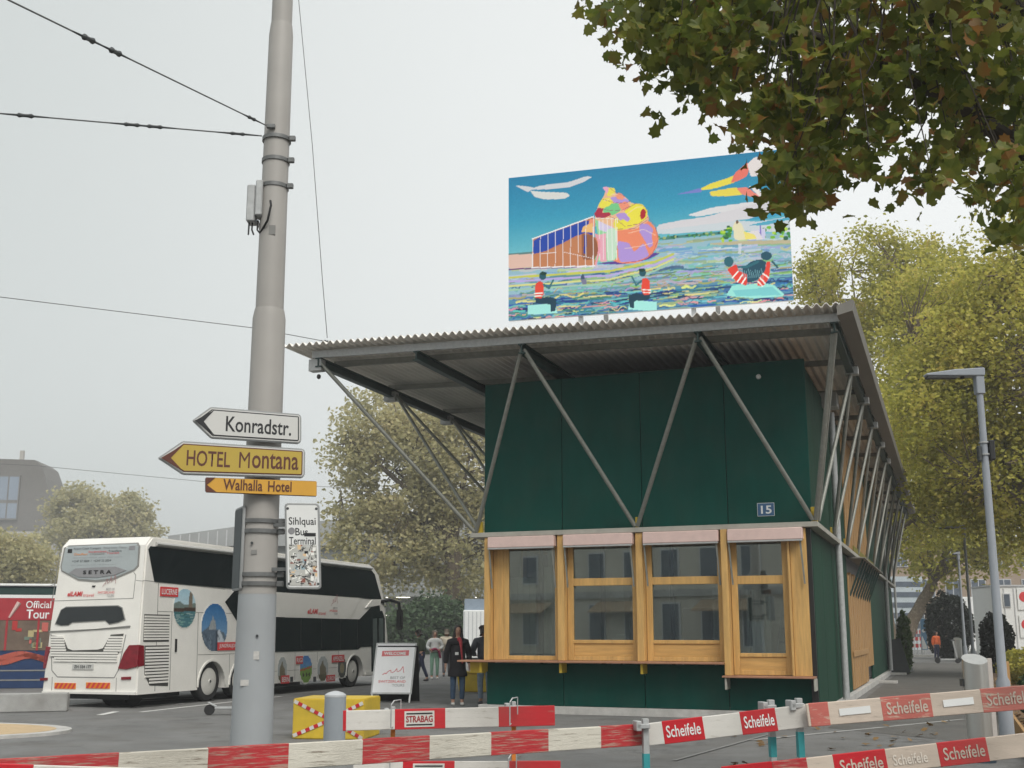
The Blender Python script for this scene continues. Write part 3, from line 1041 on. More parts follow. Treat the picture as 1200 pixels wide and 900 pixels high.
# ------------------------------------------------------------------ the white double-deck coach
FW = Vector((2.49, 7.35, 0)).normalized()
LF = Vector((-FW.y, FW.x, 0))
B0 = gnd(247, 822) - FW * 2.86
BRZ = math.atan2(FW.y, FW.x)
coach = thing('coach', 'white double-deck coach with round tour pictures on its side, parked seen from behind', 'bus', B0, BRZ)
M_coach = mat('coach white', (0.80, 0.785, 0.74), 0.28, 0.03, 2, coat=0.4, dirt=0.08)
M_seam = mat('coach seam', (0.22, 0.22, 0.21), 0.6, 0.1, 5)
M_bglass = mat('dark bus glass', (0.010, 0.014, 0.016), 0.06, 0.2, 3, spec=0.6)
M_lens = mat('red lens', (0.20, 0.008, 0.018), 0.12, 0.25, 10, coat=0.5)
M_redp = mat('red print', (0.62, 0.045, 0.05), 0.45, 0.06, 6)
M_greyp = mat('grey print', (0.25, 0.25, 0.26), 0.5, 0.05, 6)
M_orange = mat('orange reflector', (0.75, 0.24, 0.02), 0.35, 0.1, 8)
LEN, WID, TOP = 12.75, 2.55, 3.80
Z0 = 0.30


def inset(z): return 0.10 * (z - 0.4) / 3.4


# body: side outline with wheel arches pushed across the width, then tapered and its long edges rounded
def arch(s0, r=.60, n=9):
    return [(s0 + r * math.cos(math.pi * (1 - i / n)), .36 + (r + .02) * math.sin(math.pi * (1 - i / n))) for i in range(n + 1)]


AX = [2.86, 4.22, 10.58]
prof = [(0.0, Z0)]
for s_ in AX:
    prof += [(s_ - .60, Z0)] + arch(s_) + [(s_ + .60, Z0)]
prof += [(12.9, Z0), (13.02, .6), (13.0, 1.5), (12.75, 2.7), (12.35, 3.5), (12.0, 3.72), (11.7, TOP), (0.35, TOP), (0.14, 3.6), (0.02, 1.9), (-.02, 0.8)]
bm = bmesh.new()
va = [bm.verts.new((x, inset(z), z)) for x, z in prof]
vb_ = [bm.verts.new((x, WID - inset(z), z)) for x, z in prof]
bm.faces.new(va)
bm.faces.new(list(reversed(vb_)))
k = len(prof)
for i in range(k):
    bm.faces.new((va[(i + 1) % k], va[i], vb_[i], vb_[(i + 1) % k]))
bmesh.ops.recalc_face_normals(bm, faces=bm.faces)
es = []
for e in bm.edges:
    a, b = e.verts
    same = (a in va) == (b in va)
    if same and (min(a.co.z, b.co.z) > 0.55 and (max(a.co.z, b.co.z) > 3.4 or max(a.co.x, b.co.x) < .2 or min(a.co.x, b.co.x) > 12.2)) and abs(a.co.x - b.co.x) + abs(a.co.z - b.co.z) > .2:
        es.append(e)
bmesh.ops.bevel(bm, geom=es, offset=.13, segments=4, affect='EDGES', clamp_overlap=True)
me = bpy.data.meshes.new('body')
bm.to_mesh(me)
bm.free()
me.polygons.foreach_set('use_smooth', [True] * len(me.polygons))
me.set_sharp_from_angle(angle=R(35))
me.materials.append(M_coach)
body = bpy.data.objects.new('body', me)
COL.objects.link(body)
body.parent = coach


def SP(s, z, off=0.0): return Vector((s, inset(z) - off, z))


def side(name, poly, m, th=.012, off=.002, parent=None, bev=0.0, label=None):
    """a plate on the coach's right side, outline in metres (along, up)"""
    k = len(poly)
    ar = sum(poly[i][0] * poly[(i + 1) % k][1] - poly[(i + 1) % k][0] * poly[i][1] for i in range(k))
    if ar < 0: poly = list(reversed(poly))
    vs = [SP(s, z, off - .004) for s, z in poly] + [SP(s, z, off + th) for s, z in poly]
    fs = [tuple(reversed(range(k))), tuple(range(k, 2 * k))] + [(i, (i + 1) % k, k + (i + 1) % k, k + i) for i in range(k)]
    return MB().add(vs, fs).build(name, m, parent or coach, bev=bev, label=label)


def RP(w, z, off=0.0):
    x = np.interp(z, [0.3, 0.8, 1.9, 3.6, 3.8], [0, -.02, .02, .14, .3])
    return Vector((x - off, w, z))


def rear(name, poly, m, th=.012, off=.002, parent=None, label=None, bev=0.0):
    """a plate on the coach's tail, outline in metres (left from the right-hand corner, up)"""
    k = len(poly)
    ar = sum(poly[i][0] * poly[(i + 1) % k][1] - poly[(i + 1) % k][0] * poly[i][1] for i in range(k))
    if ar > 0: poly = list(reversed(poly))
    vs = [RP(s, z, off - .006) for s, z in poly] + [RP(s, z, off + th) for s, z in poly]
    fs = [tuple(reversed(range(k))), tuple(range(k, 2 * k))] + [(i, (i + 1) % k, k + (i + 1) % k, k + i) for i in range(k)]
    return MB().add(vs, fs).build(name, m, parent or coach, bev=bev, label=label)


def seam(kind, pts, w=.018, name='panel_gap'):
    mb = MB()
    fn = SP if kind == 's' else RP
    for a, b in zip(pts[:-1], pts[1:]):
        p, q = fn(*a), fn(*b)
        nrm = Vector((0, -1, 0)) if kind == 's' else Vector((-1, 0, 0))
        mb.bar(p, q, w, .008, nrm)
    mb.build(name, M_seam, coach)


# side glazing
upw = side('upper_window', [(0.20, 3.50), (0.28, 3.58), (11.8, 3.60), (12.0, 3.5), (12.5, 2.72), (11.75, 2.70), (10.9, 2.72), (4.0, 2.74), (.46, 2.78)], M_bglass)
MB().tube([SP(.45, 3.64, .03), SP(11.75, 3.68, .03)], .05, 8).build('roof_rail', mat('rail trim', (.55, .55, .53), .3, .05, 5, metal=.5), coach, smooth=True)
side('stair_window', [(3.36, 2.40), (3.85, 2.742), (6.3, 2.742), (6.3, 1.5), (4.55, 1.5), (4.12, 1.76)], M_bglass, th=.010)
low = side('lower_window', [(5.0, 1.13), (10.78, 1.13), (11.0, 1.2), (12.3, 1.2), (12.45, 2.2), (12.3, 2.71), (10.9, 2.05), (6.31, 2.05), (4.6, 2.05), (4.6, 1.4)], M_bglass, th=.009)
side('white_panel', [(5.6, 2.06), (10.2, 2.05), (10.98, 2.70), (5.6, 2.73)], M_coach, th=.016)
side('white_panel', [(11.32, 2.42), (12.35, 2.52), (12.45, 2.71), (11.8, 2.69)], M_coach, th=.03)
for s_ in (1.9, 3.4, 5.0, 6.6, 8.2, 9.7):
    seam('s', [(s_, 2.80), (s_, 3.56)], .012)
for s_ in (7.2, 8.4, 9.6, 10.75):
    mb = MB().bar(SP(s_, 1.15, .013), SP(s_, 2.03, .013), .02, .006, Vector((0, -1, 0)))
    mb.build('window_joint', M_black, coach)
mb = MB().box(11.05, 12.2, -.014, .0, .45, 2.15)
dr = side('door', [(11.75, .36), (12.75, .40), (12.75, 2.1), (12.55, 2.35), (11.75, 2.25)], M_bglass, th=.012)
side('door_pane', [(11.85, .55), (12.15, .57), (12.15, 2.1), (11.85, 2.08)], mat('door glass', (.10, .125, .12), .1, .1, 3), th=.016, parent=dr)
side('door_pane', [(12.3, .57), (12.62, .59), (12.62, 2.1), (12.3, 2.1)], MATS['door glass'], th=.016, parent=dr)
side('door_step', [(11.3, .33), (12.7, .33), (12.7, .42), (11.3, .42)], M_coach, th=.03)
# windscreen and nose glass
mb = MB()
fz = [(13.005, 1.0), (13.0, 1.5), (12.75, 2.7), (12.4, 3.42)]
vs = [(x + .012, .25, z) for x, z in fz] + [(x + .012, WID - .25, z) for x, z in fz]
mb.add(vs, [(i, i + 1, 5 + i, 4 + i) for i in range(3)])
mb.build('windscreen', M_bglass, coach)
mb = MB().tube([(12.4, .12, 2.62), (12.9, -.05, 2.70), (13.35, -.18, 2.62), (13.42, -.2, 2.3)], [.06, .06, .055, .05], 8)
arm = mb.build('mirror', M_black, coach, smooth=True)
MB().box(13.32, 13.50, -.30, -.10, 1.72, 2.42).build('mirror_head', M_black, arm, bev=.04, seg=2)

# flank details
seam('s', [(.62, 2.76), (.62, .35)])
seam('s', [(.05, 2.8), (3.35, 2.72)], .012)
seam('s', [(1.17, 2.12), (1.17, .35)])
seam('s', [(2.22, 2.12), (2.22, .35)])
seam('s', [(.62, 2.12), (4.0, 2.12)], .012)
seam('s', [(2.25, 1.12), (5.0, 1.12)], .012)
seam('s', [(3.62, 1.12), (3.62, .6)], .012)
for s_ in (5.6, 6.9, 8.2, 9.5):
    seam('s', [(s_, 1.1), (s_, .36)], .01)
seam('s', [(4.85, .62), (9.9, .62)], .008)
side('door_handle', [(1.32, 1.2), (1.38, 1.2), (1.38, 1.5), (1.32, 1.5)], M_black, th=.02)
for (s0, s1, z0, z1) in [(.14, 1.08, 1.44, 2.05), (.22, 1.10, .48, 1.36)]:
    g = side('vent_grille', [(s0, z0), (s1, z0), (s1, z1), (s0, z1)] if z0 > 1 else [(s0 + .2, z0), (s1, z0 - .04), (s1, z1), (s0 - .03, z1), (s0, z0 + .25)], mat('vent dark', (.06, .06, .055), .7, .2, 8), th=.004)
    n = 9 if z0 > 1 else 12
    for i in range(n):
        z = z0 + .03 + (z1 - z0 - .05) * (i + .5) / n
        d = .16 if (z0 < 1 and i < 2) else 0
        mb = MB().bar(SP(s0 + .01 + d, z, .014), SP(s1 - .01, z, .014), .042, .025, Vector((0, -1, 0)))
        mb.build('slat', M_coach, g)
M_dec = print_mat('decal print', .35, .4)


def decal(name, cx, cz, rx, rzz, fn, res=44):
    gi, gj = np.meshgrid(np.linspace(-1, 1, res), np.linspace(-1, 1, res))
    p = Paint(gi, gj, (.5, .5, .5))
    fn(p)
    p.img += RNG.normal(0, .02, p.img.shape[:2])[..., None]
    p.mask = gi ** 2 + gj ** 2 < 1.0
    slope = math.atan(.10 / 3.4)
    b = Vector((0, math.sin(slope), math.cos(slope)))
    o = p.mesh(name, SP(cx - rx, cz - rzz), (1, 0, 0), b, 2 * rx, 2 * rzz, M_dec, coach, off=.009, world=False)
    # thin vinyl edge gives the round sticker its real rim
    mb = MB()
    n = 40
    ring = [(cx + rx * 1.02 * math.cos(2 * math.pi * i / n), cz + rzz * 1.02 * math.sin(2 * math.pi * i / n)) for i in range(n)]
    side('sticker_rim', ring, M_coach, th=.004, off=.001, parent=o)
    return o


def lucerne(p):
    t = (p.Y + 1) / 2
    p.img[:] = np.stack([.62 + .2 * t, .76 + .1 * t, .82 + .05 * t], -1)
    p.poly([(-1, -.2), (-.5, -.35), (0, -.15), (1, -.3), (1, .3), (-1, .3)], (110, 125, 120))
    p.poly([(.35, -.7), (.5, -.95), (.65, -.7), (.66, .1), (.34, .1)], (120, 110, 95))
    p.poly([(-1, .0), (1, -.05), (1, .15), (-1, .2)], (75, 60, 52))
    p.poly([(-1, .2), (1, .12), (1, 1), (-1, 1)], (70, 115, 125))
    for k in range(26):
        x, y = RNG.uniform(-1, 1), RNG.uniform(.2, 1)
        p.line([(x, y), (x + .3, y - .02)], .05, [(120, 160, 150), (50, 95, 90), (150, 170, 165)][k % 3])


def jung(p):
    t = (p.Y + 1) / 2
    p.img[:] = np.stack([.16 + .42 * t, .40 + .28 * t, .62 + .16 * t], -1)
    p.poly([(-1, .2), (-.6, .05), (-.35, -.1), (0, -.05), (.2, .1), (.7, .2), (1, .5), (1, 1), (-1, 1)], (88, 104, 120))
    p.poly([(-.45, .1), (-.3, -.25), (-.2, -.3), (-.15, -.5), (-.08, -.3), (.05, -.3), (.1, .1)], (150, 155, 158))
    p.poly([(.2, .2), (.35, .05), (.55, .3), (.75, .6), (.5, 1), (.1, 1)], (190, 200, 208))
    p.poly([(.1, .15), (.2, .15), (.3, 1), (.1, 1)], (60, 70, 84))
    for k in range(18):
        x, y = RNG.uniform(-1, .3), RNG.uniform(.2, 1)
        p.line([(x, y), (x + .12, y + .2)], .05, [(60, 74, 90), (120, 134, 146)][k % 2])


def field(p):
    t = (p.Y + 1) / 2
    p.img[:] = np.stack([.30 + .2 * t, .50 + .2 * t, .75 + .05 * t], -1)
    p.poly([(-1, .0), (1, -.25), (1, 1), (-1, 1)], (120, 155, 70))
    p.poly([(-1, .15), (1, -.1), (1, -.2), (-1, .05)], (190, 60, 60))
    for x in (-.4, .1, .5):
        p.ell(x, .4, .14, .12, (50, 40, 36))


def tower(p):
    p.img[:] = np.array([.68, .70, .70])
    p.poly([(-.6, 1), (-.5, -.2), (-.2, -.4), (0, -.7), (.15, -.3), (.5, -.1), (.7, 1)], (120, 112, 92))
    p.poly([(-1, .4), (1, .5), (1, 1), (-1, 1)], (96, 92, 70))


def alley(p):
    p.img[:] = np.array([.35, .36, .36])
    p.ell(0, .1, .45, .5, (150, 140, 110))
    p.poly([(-1, .5), (1, .6), (1, 1), (-1, 1)], (70, 70, 66))


def pxdecal(x0, x1, y0, y1):
    a = hit((x0, (y0 + y1) / 2), B0, FW, UP)
    b = hit((x1, (y0 + y1) / 2), B0, FW, UP)
    c = hit(((x0 + x1) / 2, y0), B0, FW, UP)
    d = hit(((x0 + x1) / 2, y1), B0, FW, UP)
    return (a[0] + b[0]) / 2, (c[1] + d[1]) / 2, (b[0] - a[0]) / 2, (c[1] - d[1]) / 2


decal('round_picture', 1.66, 2.21, .46, .47, lucerne)
decal('round_picture', 2.92, 1.77, .58, .60, jung)
decal('round_picture', *pxdecal(325, 336.5, 769, 801), tower, 24)
decal('round_picture', *pxdecal(351, 366, 767, 801), field, 24)
decal('round_picture', *pxdecal(371.5, 385, 768, 799), tower, 24)
decal('round_picture', *pxdecal(395.5, 406, 769, 795), alley, 24)


def label_plate(string, x0, x1, y0, y1):
    cx, cz, rx, rzz = pxdecal(x0, x1, y0, y1)
    o = side('place_label', [(cx - rx, cz - rzz), (cx + rx, cz - rzz), (cx + rx, cz + rzz), (cx - rx, cz + rzz)], M_redp, th=.004, off=.014)
    slope = math.atan(.10 / 3.4)
    text(string, SP(cx - rx * .86, cz - rzz * .6, .020), (1, 0, 0), (0, math.sin(slope), math.cos(slope)), rx * 1.72, rzz * 1.2, M_white, o, bold=.012, world=False)


label_plate('LUCERNE', 190, 211, 688, 699)
label_plate('JUNGFRAUJOCH', 255.5, 281, 752.5, 762)
label_plate('BERN', 329, 338.5, 791.5, 801)
label_plate('RIGI', 347, 355, 769, 778)
label_plate('ZURICH', 382, 392, 791, 798.5)
label_plate('APPENZELL', 389, 403.5, 767.5, 776)
for x in (341.5, 368.5):
    cx, cz, rx, rzz = pxdecal(x - 1.5, x + 1.5, 793, 799)
    side('socket', [(cx - rx, cz - rzz), (cx + rx, cz - rzz), (cx + rx, cz + rzz), (cx - rx, cz + rzz)], M_dark, th=.01)


def tour_logo(fn, a, x, z, sc, parent, world=False):
    """pen-stroke peaks with the three-line name below; fn maps (along, up) to the surface"""
    mb = MB()
    for st in [[(0, .0), (.08, .12), (.12, .10), (.14, .2), (.2, .32), (.22, .12)], [(.24, .14), (.32, .2), (.38, .42), (.4, .18)], [(.42, .2), (.5, .28), (.58, .56), (.62, .12)]]:
        for p, q in zip(st[:-1], st[1:]):
            mb.bar(fn(x + a * p[0] * sc, z + .42 * sc + p[1] * sc), fn(x + a * q[0] * sc, z + .42 * sc + q[1] * sc), .016 * sc, .004, (0, -1, 0) if fn is SP2 else (-1, 0, 0))
    mb.build('logo_stroke', mat('logo grey red', (.36, .17, .17), .5, .05, 6), parent)
    d = Vector((1, 0, 0)) if fn is SP2 else Vector((0, -1, 0))
    for k, (s1, w, m) in enumerate([('BEST OF', .42, M_greyp), ('SWITZERLAND', .82, M_redp), ('TOURS', .36, M_greyp)]):
        x0 = x + a * (.62 - w) * sc
        text(s1, fn(x0, z + (.27 - .135 * k) * sc), d, UP, w * sc, .09 * sc, m, parent, world=False, bold=.01)


def SP2(s, z): return SP(s, z, .022)


def RP2(w, z): return RP(w, z, .022)


tour_logo(SP2, 1, 9.0, 2.17, .62, coach)
text('eILAMI', SP(7.55, 2.17, .022), (1, 0, 0), UP, .62, .15, M_redp, coach, bold=.03, world=False, shear=.2)
text('travel', SP(8.2, 2.15, .022), (1, 0, 0), UP, .45, .10, M_redp, coach, world=False, shear=.2)
# wheels: tyre and cover are sub-parts
def wheel(s0, y0, r=.475):
    ax = (0, -1, 0)
    w = MB().lathe((s0, y0, r), [(r * .55, -.26), (r * .9, -.26), (r, -.2), (r, -.03), (r * .94, .0), (r * .70, .01), (r * .66, -.02)], 32, ax).build('wheel', M_rubber, coach, smooth=True)
    MB().lathe((s0, y0, r), [(r * .68, -.05), (r * .68, .0), (r * .60, .015), (r * .4, .03), (r * .12, .035), (r * .10, .05), (.01, .05)], 32, ax).build('wheel_cover', mat('wheel cover', (.62, .61, .57), .4, .05, 5), w, smooth=True)
    MB().lathe((s0, y0 - .045, r), [(.035, 0), (.035, .01), (.01, .012)], 10, ax).build('hub', M_dark, w)
    return w


for s_ in AX:
    wheel(s_, .09)
    MB().lathe((s_, WID - .1, .475), [(.25, -.26), (.475, -.2), (.475, -.03), (.3, 0)], 24, (0, 1, 0)).build('wheel', M_rubber, coach, smooth=True)
    mb = MB()
    pts = arch(s_, .60, 12)
    for (a, b) in zip(pts[:-1], pts[1:]):
        mb.bar(SP(a[0], a[1], .006), SP(b[0], b[1], .006), .045, .03, Vector((0, -1, 0)))
    mb.build('wheel_arch', M_coach, coach)
    MB().box(s_ - .57, s_ + .57, .30, WID - .30, .28, .95).build('wheel_well', M_black, coach)
for s_ in (1.0, 6.8):
    MB().box(s_ - .7, s_ + 1.2, .45, WID - .45, .17, .31).build('underbody', M_black, coach)
MB().lathe((.75, .95, .42), [(.2, -.3), (.42, -.3), (.42, .3), (.2, .3)], 20, (0, 1, 0)).build('wheel', M_rubber, coach, smooth=True)
# tail: two windows, boot panel, louvres, lamps, plate
rear('rear_window', [(2.36, 3.04), (2.40, 3.15), (2.36, 3.58), (2.26, 3.64), (.36, 3.66), (.26, 3.58), (.24, 3.12), (.34, 3.02), (.9, 2.82), (1.35, 2.78), (1.85, 2.82)], M_seam, th=.012)
rw = rear('rear_window', [(2.33, 3.06), (2.36, 3.15), (2.32, 3.56), (2.24, 3.61), (.38, 3.63), (.30, 3.56), (.28, 3.13), (.36, 3.05), (.9, 2.86), (1.35, 2.82), (1.85, 2.86)], mat('grey film', (.36, .40, .41), .25, .06, 3), th=.016)
bd = rear('badge', [(2.12, 3.00), (1.95, 3.10), (.85, 3.12), (.55, 3.03), (.85, 2.93), (1.35, 2.88), (1.85, 2.90)], M_greyp, th=.03)
text('S E T R A', RP(1.72, 2.96, .036), (0, -1, 0), UP, .78, .085, M_black, bd, bold=.03, world=False)
for k, (s1, w0, w1, z, h, m) in enumerate([('Airport Coach Transport', 2.08, 1.32, 3.52, .055, M_black), ('Excursions  Tours', 1.24, .62, 3.535, .05, M_greyp),
                                           ('Incentives', 1.64, 1.15, 3.45, .05, M_redp), ('Transfers', 1.10, .74, 3.455, .05, M_dark), ('Chauffeur', 2.05, 1.66, 3.40, .05, M_orange), ('Limousine', 1.6, 1.2, 3.40, .05, M_seam), ('Tourism', 1.14, .8, 3.41, .05, M_redp),
                                           ('Switzerland and Europe', 2.06, .7, 3.33, .022, M_greyp), ('+CHF 57 2004  /  +CHF 52 2054', 2.08, 1.0, 3.24, .05, M_dark), ('best sightseeing by coach in all of Switzerland', 2.08, .85, 3.16, .022, M_greyp)]):
    text(s1, RP(w0, z, .022), (0, -1, 0), UP, w0 - w1, h, m, rw, world=False)
rear('sticker', [(2.24, 3.46), (2.12, 3.46), (2.12, 3.55), (2.24, 3.55)], M_black, th=.019, parent=rw)
rear('sticker', [(.55, 3.49), (.38, 3.49), (.38, 3.58), (.55, 3.58)], M_greyp, th=.019, parent=rw)
seam('r', [(2.48, 3.62), (2.5, 2.8), (2.53, 2.36), (.3, 2.40), (.3, 2.92), (.36, 2.98)], .014)
seam('r', [(2.62, 2.72), (2.52, 2.74)], .012)
seam('r', [(.08, 2.78), (.28, 2.80)], .012)
rear('handle', [(1.45, 2.70), (1.36, 2.70), (1.38, 2.66), (1.43, 2.66)], M_black, th=.02)
text('eILAMI', RP(2.1, 2.46, .012), (0, -1, 0), UP, .42, .11, M_redp, coach, bold=.03, world=False, shear=.2)
text('travel', RP(1.66, 2.45, .012), (0, -1, 0), UP, .30, .07, M_redp, coach, world=False, shear=.2)
tour_logo(RP2, -1, 1.15, 2.44, .55, coach)
rear('rear_window', [(2.36, 1.83), (2.18, 1.79), (1.98, 1.80), (1.88, 1.86), (.98, 1.90), (.86, 1.82), (.62, 1.86), (.44, 1.92), (.56, 2.20), (.68, 2.25), (2.1, 2.23), (2.24, 2.16)], M_seam, th=.010)
rear('rear_window', [(2.33, 1.85), (2.18, 1.81), (1.98, 1.82), (1.88, 1.88), (.98, 1.92), (.86, 1.84), (.62, 1.88), (.47, 1.94), (.58, 2.19), (.69, 2.23), (2.1, 2.21), (2.22, 2.15)], M_bglass, th=.016)
rear('spoiler_lip', [(2.5, 1.68), (.3, 1.76), (.3, 1.80), (1.2, 1.72), (1.9, 1.67), (2.5, 1.65)], M_seam, th=.02)
gp = [(2.44, 1.58), (2.36, 1.10), (2.1, .99), (.62, 1.02), (.50, 1.32), (.46, 1.62), (.80, 1.60), (.98, 1.30), (1.12, 1.27), (1.80, 1.25), (1.94, 1.29), (2.1, 1.55)]
gr = rear('louvre', gp, MATS['vent dark'], th=.004)
for i in range(10):
    z = 1.02 + i * .058
    if z < 1.24:
        rg = [(2.40 - (.12 if z < 1.1 else 0), .56)]
    else:
        f = (z - 1.26) / .34
        rg = [(2.42, 1.98 + .12 * f), (.94 - .14 * f, .47)]
    for a, b in rg:
        MB().bar(RP(a, z, .012), RP(b, z, .012), .043, .03, Vector((-1, 0, 0))).build('slat', M_coach, gr)
pl = rear('number_plate', [(1.75, .83), (1.18, .83), (1.18, .95), (1.75, .95)], mat('plate', (.5, .5, .48), .4, .05, 4), th=.02)
text('ZH 334 177', RP(1.70, .855, .024), (0, -1, 0), UP, .47, .07, M_dark, pl, bold=.02, world=False)
seam('r', [(2.45, 1.62), (2.32, .80), (2.16, .66), (.62, .66), (.52, .82), (.40, 1.6)], .02)
seam('r', [(2.1, 1.0), (1.9, 1.03), (1.75, .99), (1.15, .99), (.95, 1.04), (.75, 1.0)], .014)
seam('r', [(2.3, .66), (2.3, .36)], .012)
seam('r', [(.56, .66), (.56, .36)], .012)
lt = [(.02, 1.38), (.28, 1.37), (.40, 1.2), (.52, .86), (.30, .84), (.02, .90)]
tl = rear('tail_lamp', lt, M_lens, th=.035, bev=.012)
side('tail_lamp', [(-.02, .90), (.20, .92), (.17, 1.36), (-.02, 1.38)], M_lens, th=.006)
tl2 = rear('tail_lamp', [(WID - .02, 1.34), (WID - .16, 1.32), (WID - .10, 1.15), (WID - .06, .84), (WID, .84), (WID + .0, 1.1)], M_lens, th=.035, bev=.008)
for w0, w1, z in [(2.22, 1.64, .40), (1.36, .72, .42)]:
    rb = rear('reflector', [(w0, z), (w1, z), (w1, z + .13), (w0, z + .13)], M_orange, th=.012)
    n = 5
    for i in range(n):
        x0 = w0 - (w0 - w1) * i / n
        d = (w0 - w1) / n / 2
        rear('stripe', [(x0, z + .005), (x0 - d, z + .005), (x0 - d - .08 if i < n - 1 else w1, z + .125), (x0 - .08, z + .125)], M_redp, th=.015, parent=rb)
for w0, z in [(.42, .62), (2.62, .57)]:
    rear('marker_lamp', [(w0, z), (w0 - .25 if w0 < 1 else w0 - .2, z + .01), (w0 - .25 if w0 < 1 else w0 - .2, z + .07), (w0, z + .06)], M_lens, th=.02)
rear('bumper', [(WID - .02, .30), (.02, .30), (.02, .36), (WID - .02, .34)], M_coach, th=.05)

# ------------------------------------------------------------------ red and blue tour bus behind it, cut by the frame
TA = at(-60, 812, 34)
TR = thing('tour_bus', 'red and blue city tour bus partly hidden behind the tail of the white coach', 'bus', (TA.x, TA.y, 0), R(12))
M_tred = mat('bus red', (0.36, 0.03, 0.04), 0.4, 0.08, 4)
M_tblue = mat('bus blue', (0.015, 0.04, 0.115), 0.4, 0.12, 4)
TZ = 34 / 1335.
def tz(y): return (741 - y) * TZ + CH
MB().box(0, 4.2, .0, 2.4, tz(812) + .12, tz(685)).build('body', M_tblue, TR, bev=.05, seg=2)
MB().box(-.02, 4.22, -.03, 2.43, tz(697), tz(688)).build('roof_edge', M_dkgreen, TR, bev=.02)
MB().box(-.05, 4.25, -.1, 2.5, tz(687), tz(684)).build('roof', M_white, TR, bev=.02)
MB().box(.0, 4.2, -.025, .0, tz(727), tz(701)).build('upper_panel', M_tred, TR, bev=.01)
MB().box(.0, 4.2, -.02, .0, tz(701) + .003, tz(697)).build('trim', M_white, TR)
MB().box(0.02, 4.18, -.015, .0, tz(762), tz(727) - .003).build('window_band', mat('bus window', (.16, .12, .095), .12, .2, 3), TR)
for x in (0.4, 1.45, 2.35, 3.25):
    MB().box(x - .03, x + .03, -.03, 0, tz(762), tz(727)).build('pillar', M_tred, TR)
rngl = random.Random(3)
for i in range(26):
    x = rngl.uniform(1.5, 3.9)
    z = rngl.uniform(tz(760), tz(735))
    MB().box(x, x + rngl.uniform(.08, .3), -.028, -.016, z, z + rngl.uniform(.06, .28)).build('poster', [mat('poster %d' % j, c, .5, .05, 4) for j, c in enumerate([(.45, .38, .2), (.2, .3, .3), (.5, .12, .1), (.35, .3, .28), (.15, .2, .16), (.42, .03, .03)])][i % 6], TR)
text('Official', Vector((1.95, -.03, tz(712) - .02)), (1, 0, 0), UP, .72, .22, M_white, TR, world=False, bold=.01)
text('Tour', Vector((1.98, -.03, tz(725))), (1, 0, 0), UP, .66, .27, M_white, TR, world=False, bold=.015)
MB().tube([(1.5, -.03, tz(724)), (1.75, -.03, tz(706))], [.03, .07], 6).build('emblem', M_blind, TR)
mb = MB()
for k, (z, a) in enumerate([(tz(772), .10), (tz(769), .08)]):
    pts = [Vector((.2 + i * .2, -.02, z + a * math.sin(i * .8 + k))) for i in range(19)]
    for p, q in zip(pts[:-1], pts[1:]):
        mb.bar(p, q, .16, .006, Vector((0, -1, 0)))
mb.build('ribbon', mat('ribbon orange', (.42, .09, .06), .5, .1, 5), TR)
for z in (tz(786), tz(797)):
    MB().box(0, 4.2, -.012, 0, z, z + .04).build('trim', M_seam, TR)
for x in (.7, 3.3):
    MB().lathe((x, .0, .42), [(.2, -.2), (.42, -.18), (.42, .03), (.26, .05), (.2, .02), (.05, .02)], 22, (0, -1, 0)).build('wheel', M_rubber, TR, smooth=True)

# ------------------------------------------------------------------ overhead-line mast with its signs
PC = Vector((-2.25, 10.0, 0))
mast = thing('overhead_line_mast', 'tall grey-pink steel mast carrying the direction signs and overhead wires', 'mast', PC)
M_mast = mat('mast paint', (0.35, 0.335, 0.315), 0.55, 0.05, 2.2, 0.05, 200, dirt=0.12)
M_mastg = mat('mast grey coat', (0.325, 0.345, 0.36), 0.5, 0.05, 2.5, 0.05, 200, dirt=0.12)
M_swhite0 = mat('torn sticker', (.5, .49, .47), .7, .15, 30)
M_clamp = mat('clamp steel', (0.16, 0.165, 0.165), 0.5, 0.2, 10, metal=0.4)
MB().lathe((0, 0, 0), [(.195, 0), (.185, .4), (.165, 1.98)], 32).build('lower_shaft', M_mastg, mast, smooth=True)
MB().lathe((0, 0, 0), [(.163, 1.981), (.150, 4.50), (.135, 4.585)], 32).build('middle_shaft', M_mast, mast, smooth=True)
MB().lathe((0, 0, 0), [(.128, 4.585), (.115, 7.36), (.104, 7.47)], 32).build('upper_shaft', M_mast, mast, smooth=True)
MB().lathe((0, 0, 0), [(.099, 7.471), (.092, 12)], 32).build('top_shaft', M_mast, mast, smooth=True)
for z, r in [(6.27, .128), (6.05, .124), (5.79, .124), (2.62, .166), (2.53, .167), (2.15, .17), (2.07, .172)]:
    MB().lathe((0, 0, z), [(r, -.018), (r + .008, -.018), (r + .008, .018), (r, .018)], 28).build('clamp_ring', M_clamp, mast, smooth=True)
    MB().box(r - .0, r + .06, -.06, -.02, z - .025, z + .025).build('clamp_bolt', M_clamp, mast, bev=.006)
MB().box(-.07, .01, -.155, -.12, 6.33, 6.37).build('wire_lug', M_clamp, mast, bev=.005)
for (x, z) in [(.05, 1.62), (-.03, 2.42)]:
    MB().lathe((x, -.165, z), [(.012, 0), (.012, .012)], 8, (0, -1, 0)).build('bolt', M_dark, mast)

for (x, z, w, h_) in [(.02, 5.28, .06, .09), (-.04, 1.2, .07, .05), (.05, 1.42, .05, .07), (-.01, 2.32, .05, .04)]:
    y_ = -(np.interp(z, [0, 2, 4.5, 4.6, 7.4], [.195, .165, .150, .128, .115]) ** 2 - x * x) ** .5
    MB().box(x - w / 2, x + w / 2, y_ - .004, y_ + .004, z, z + h_).build('sticker', M_seam if z > 2 else M_swhite0, mast)


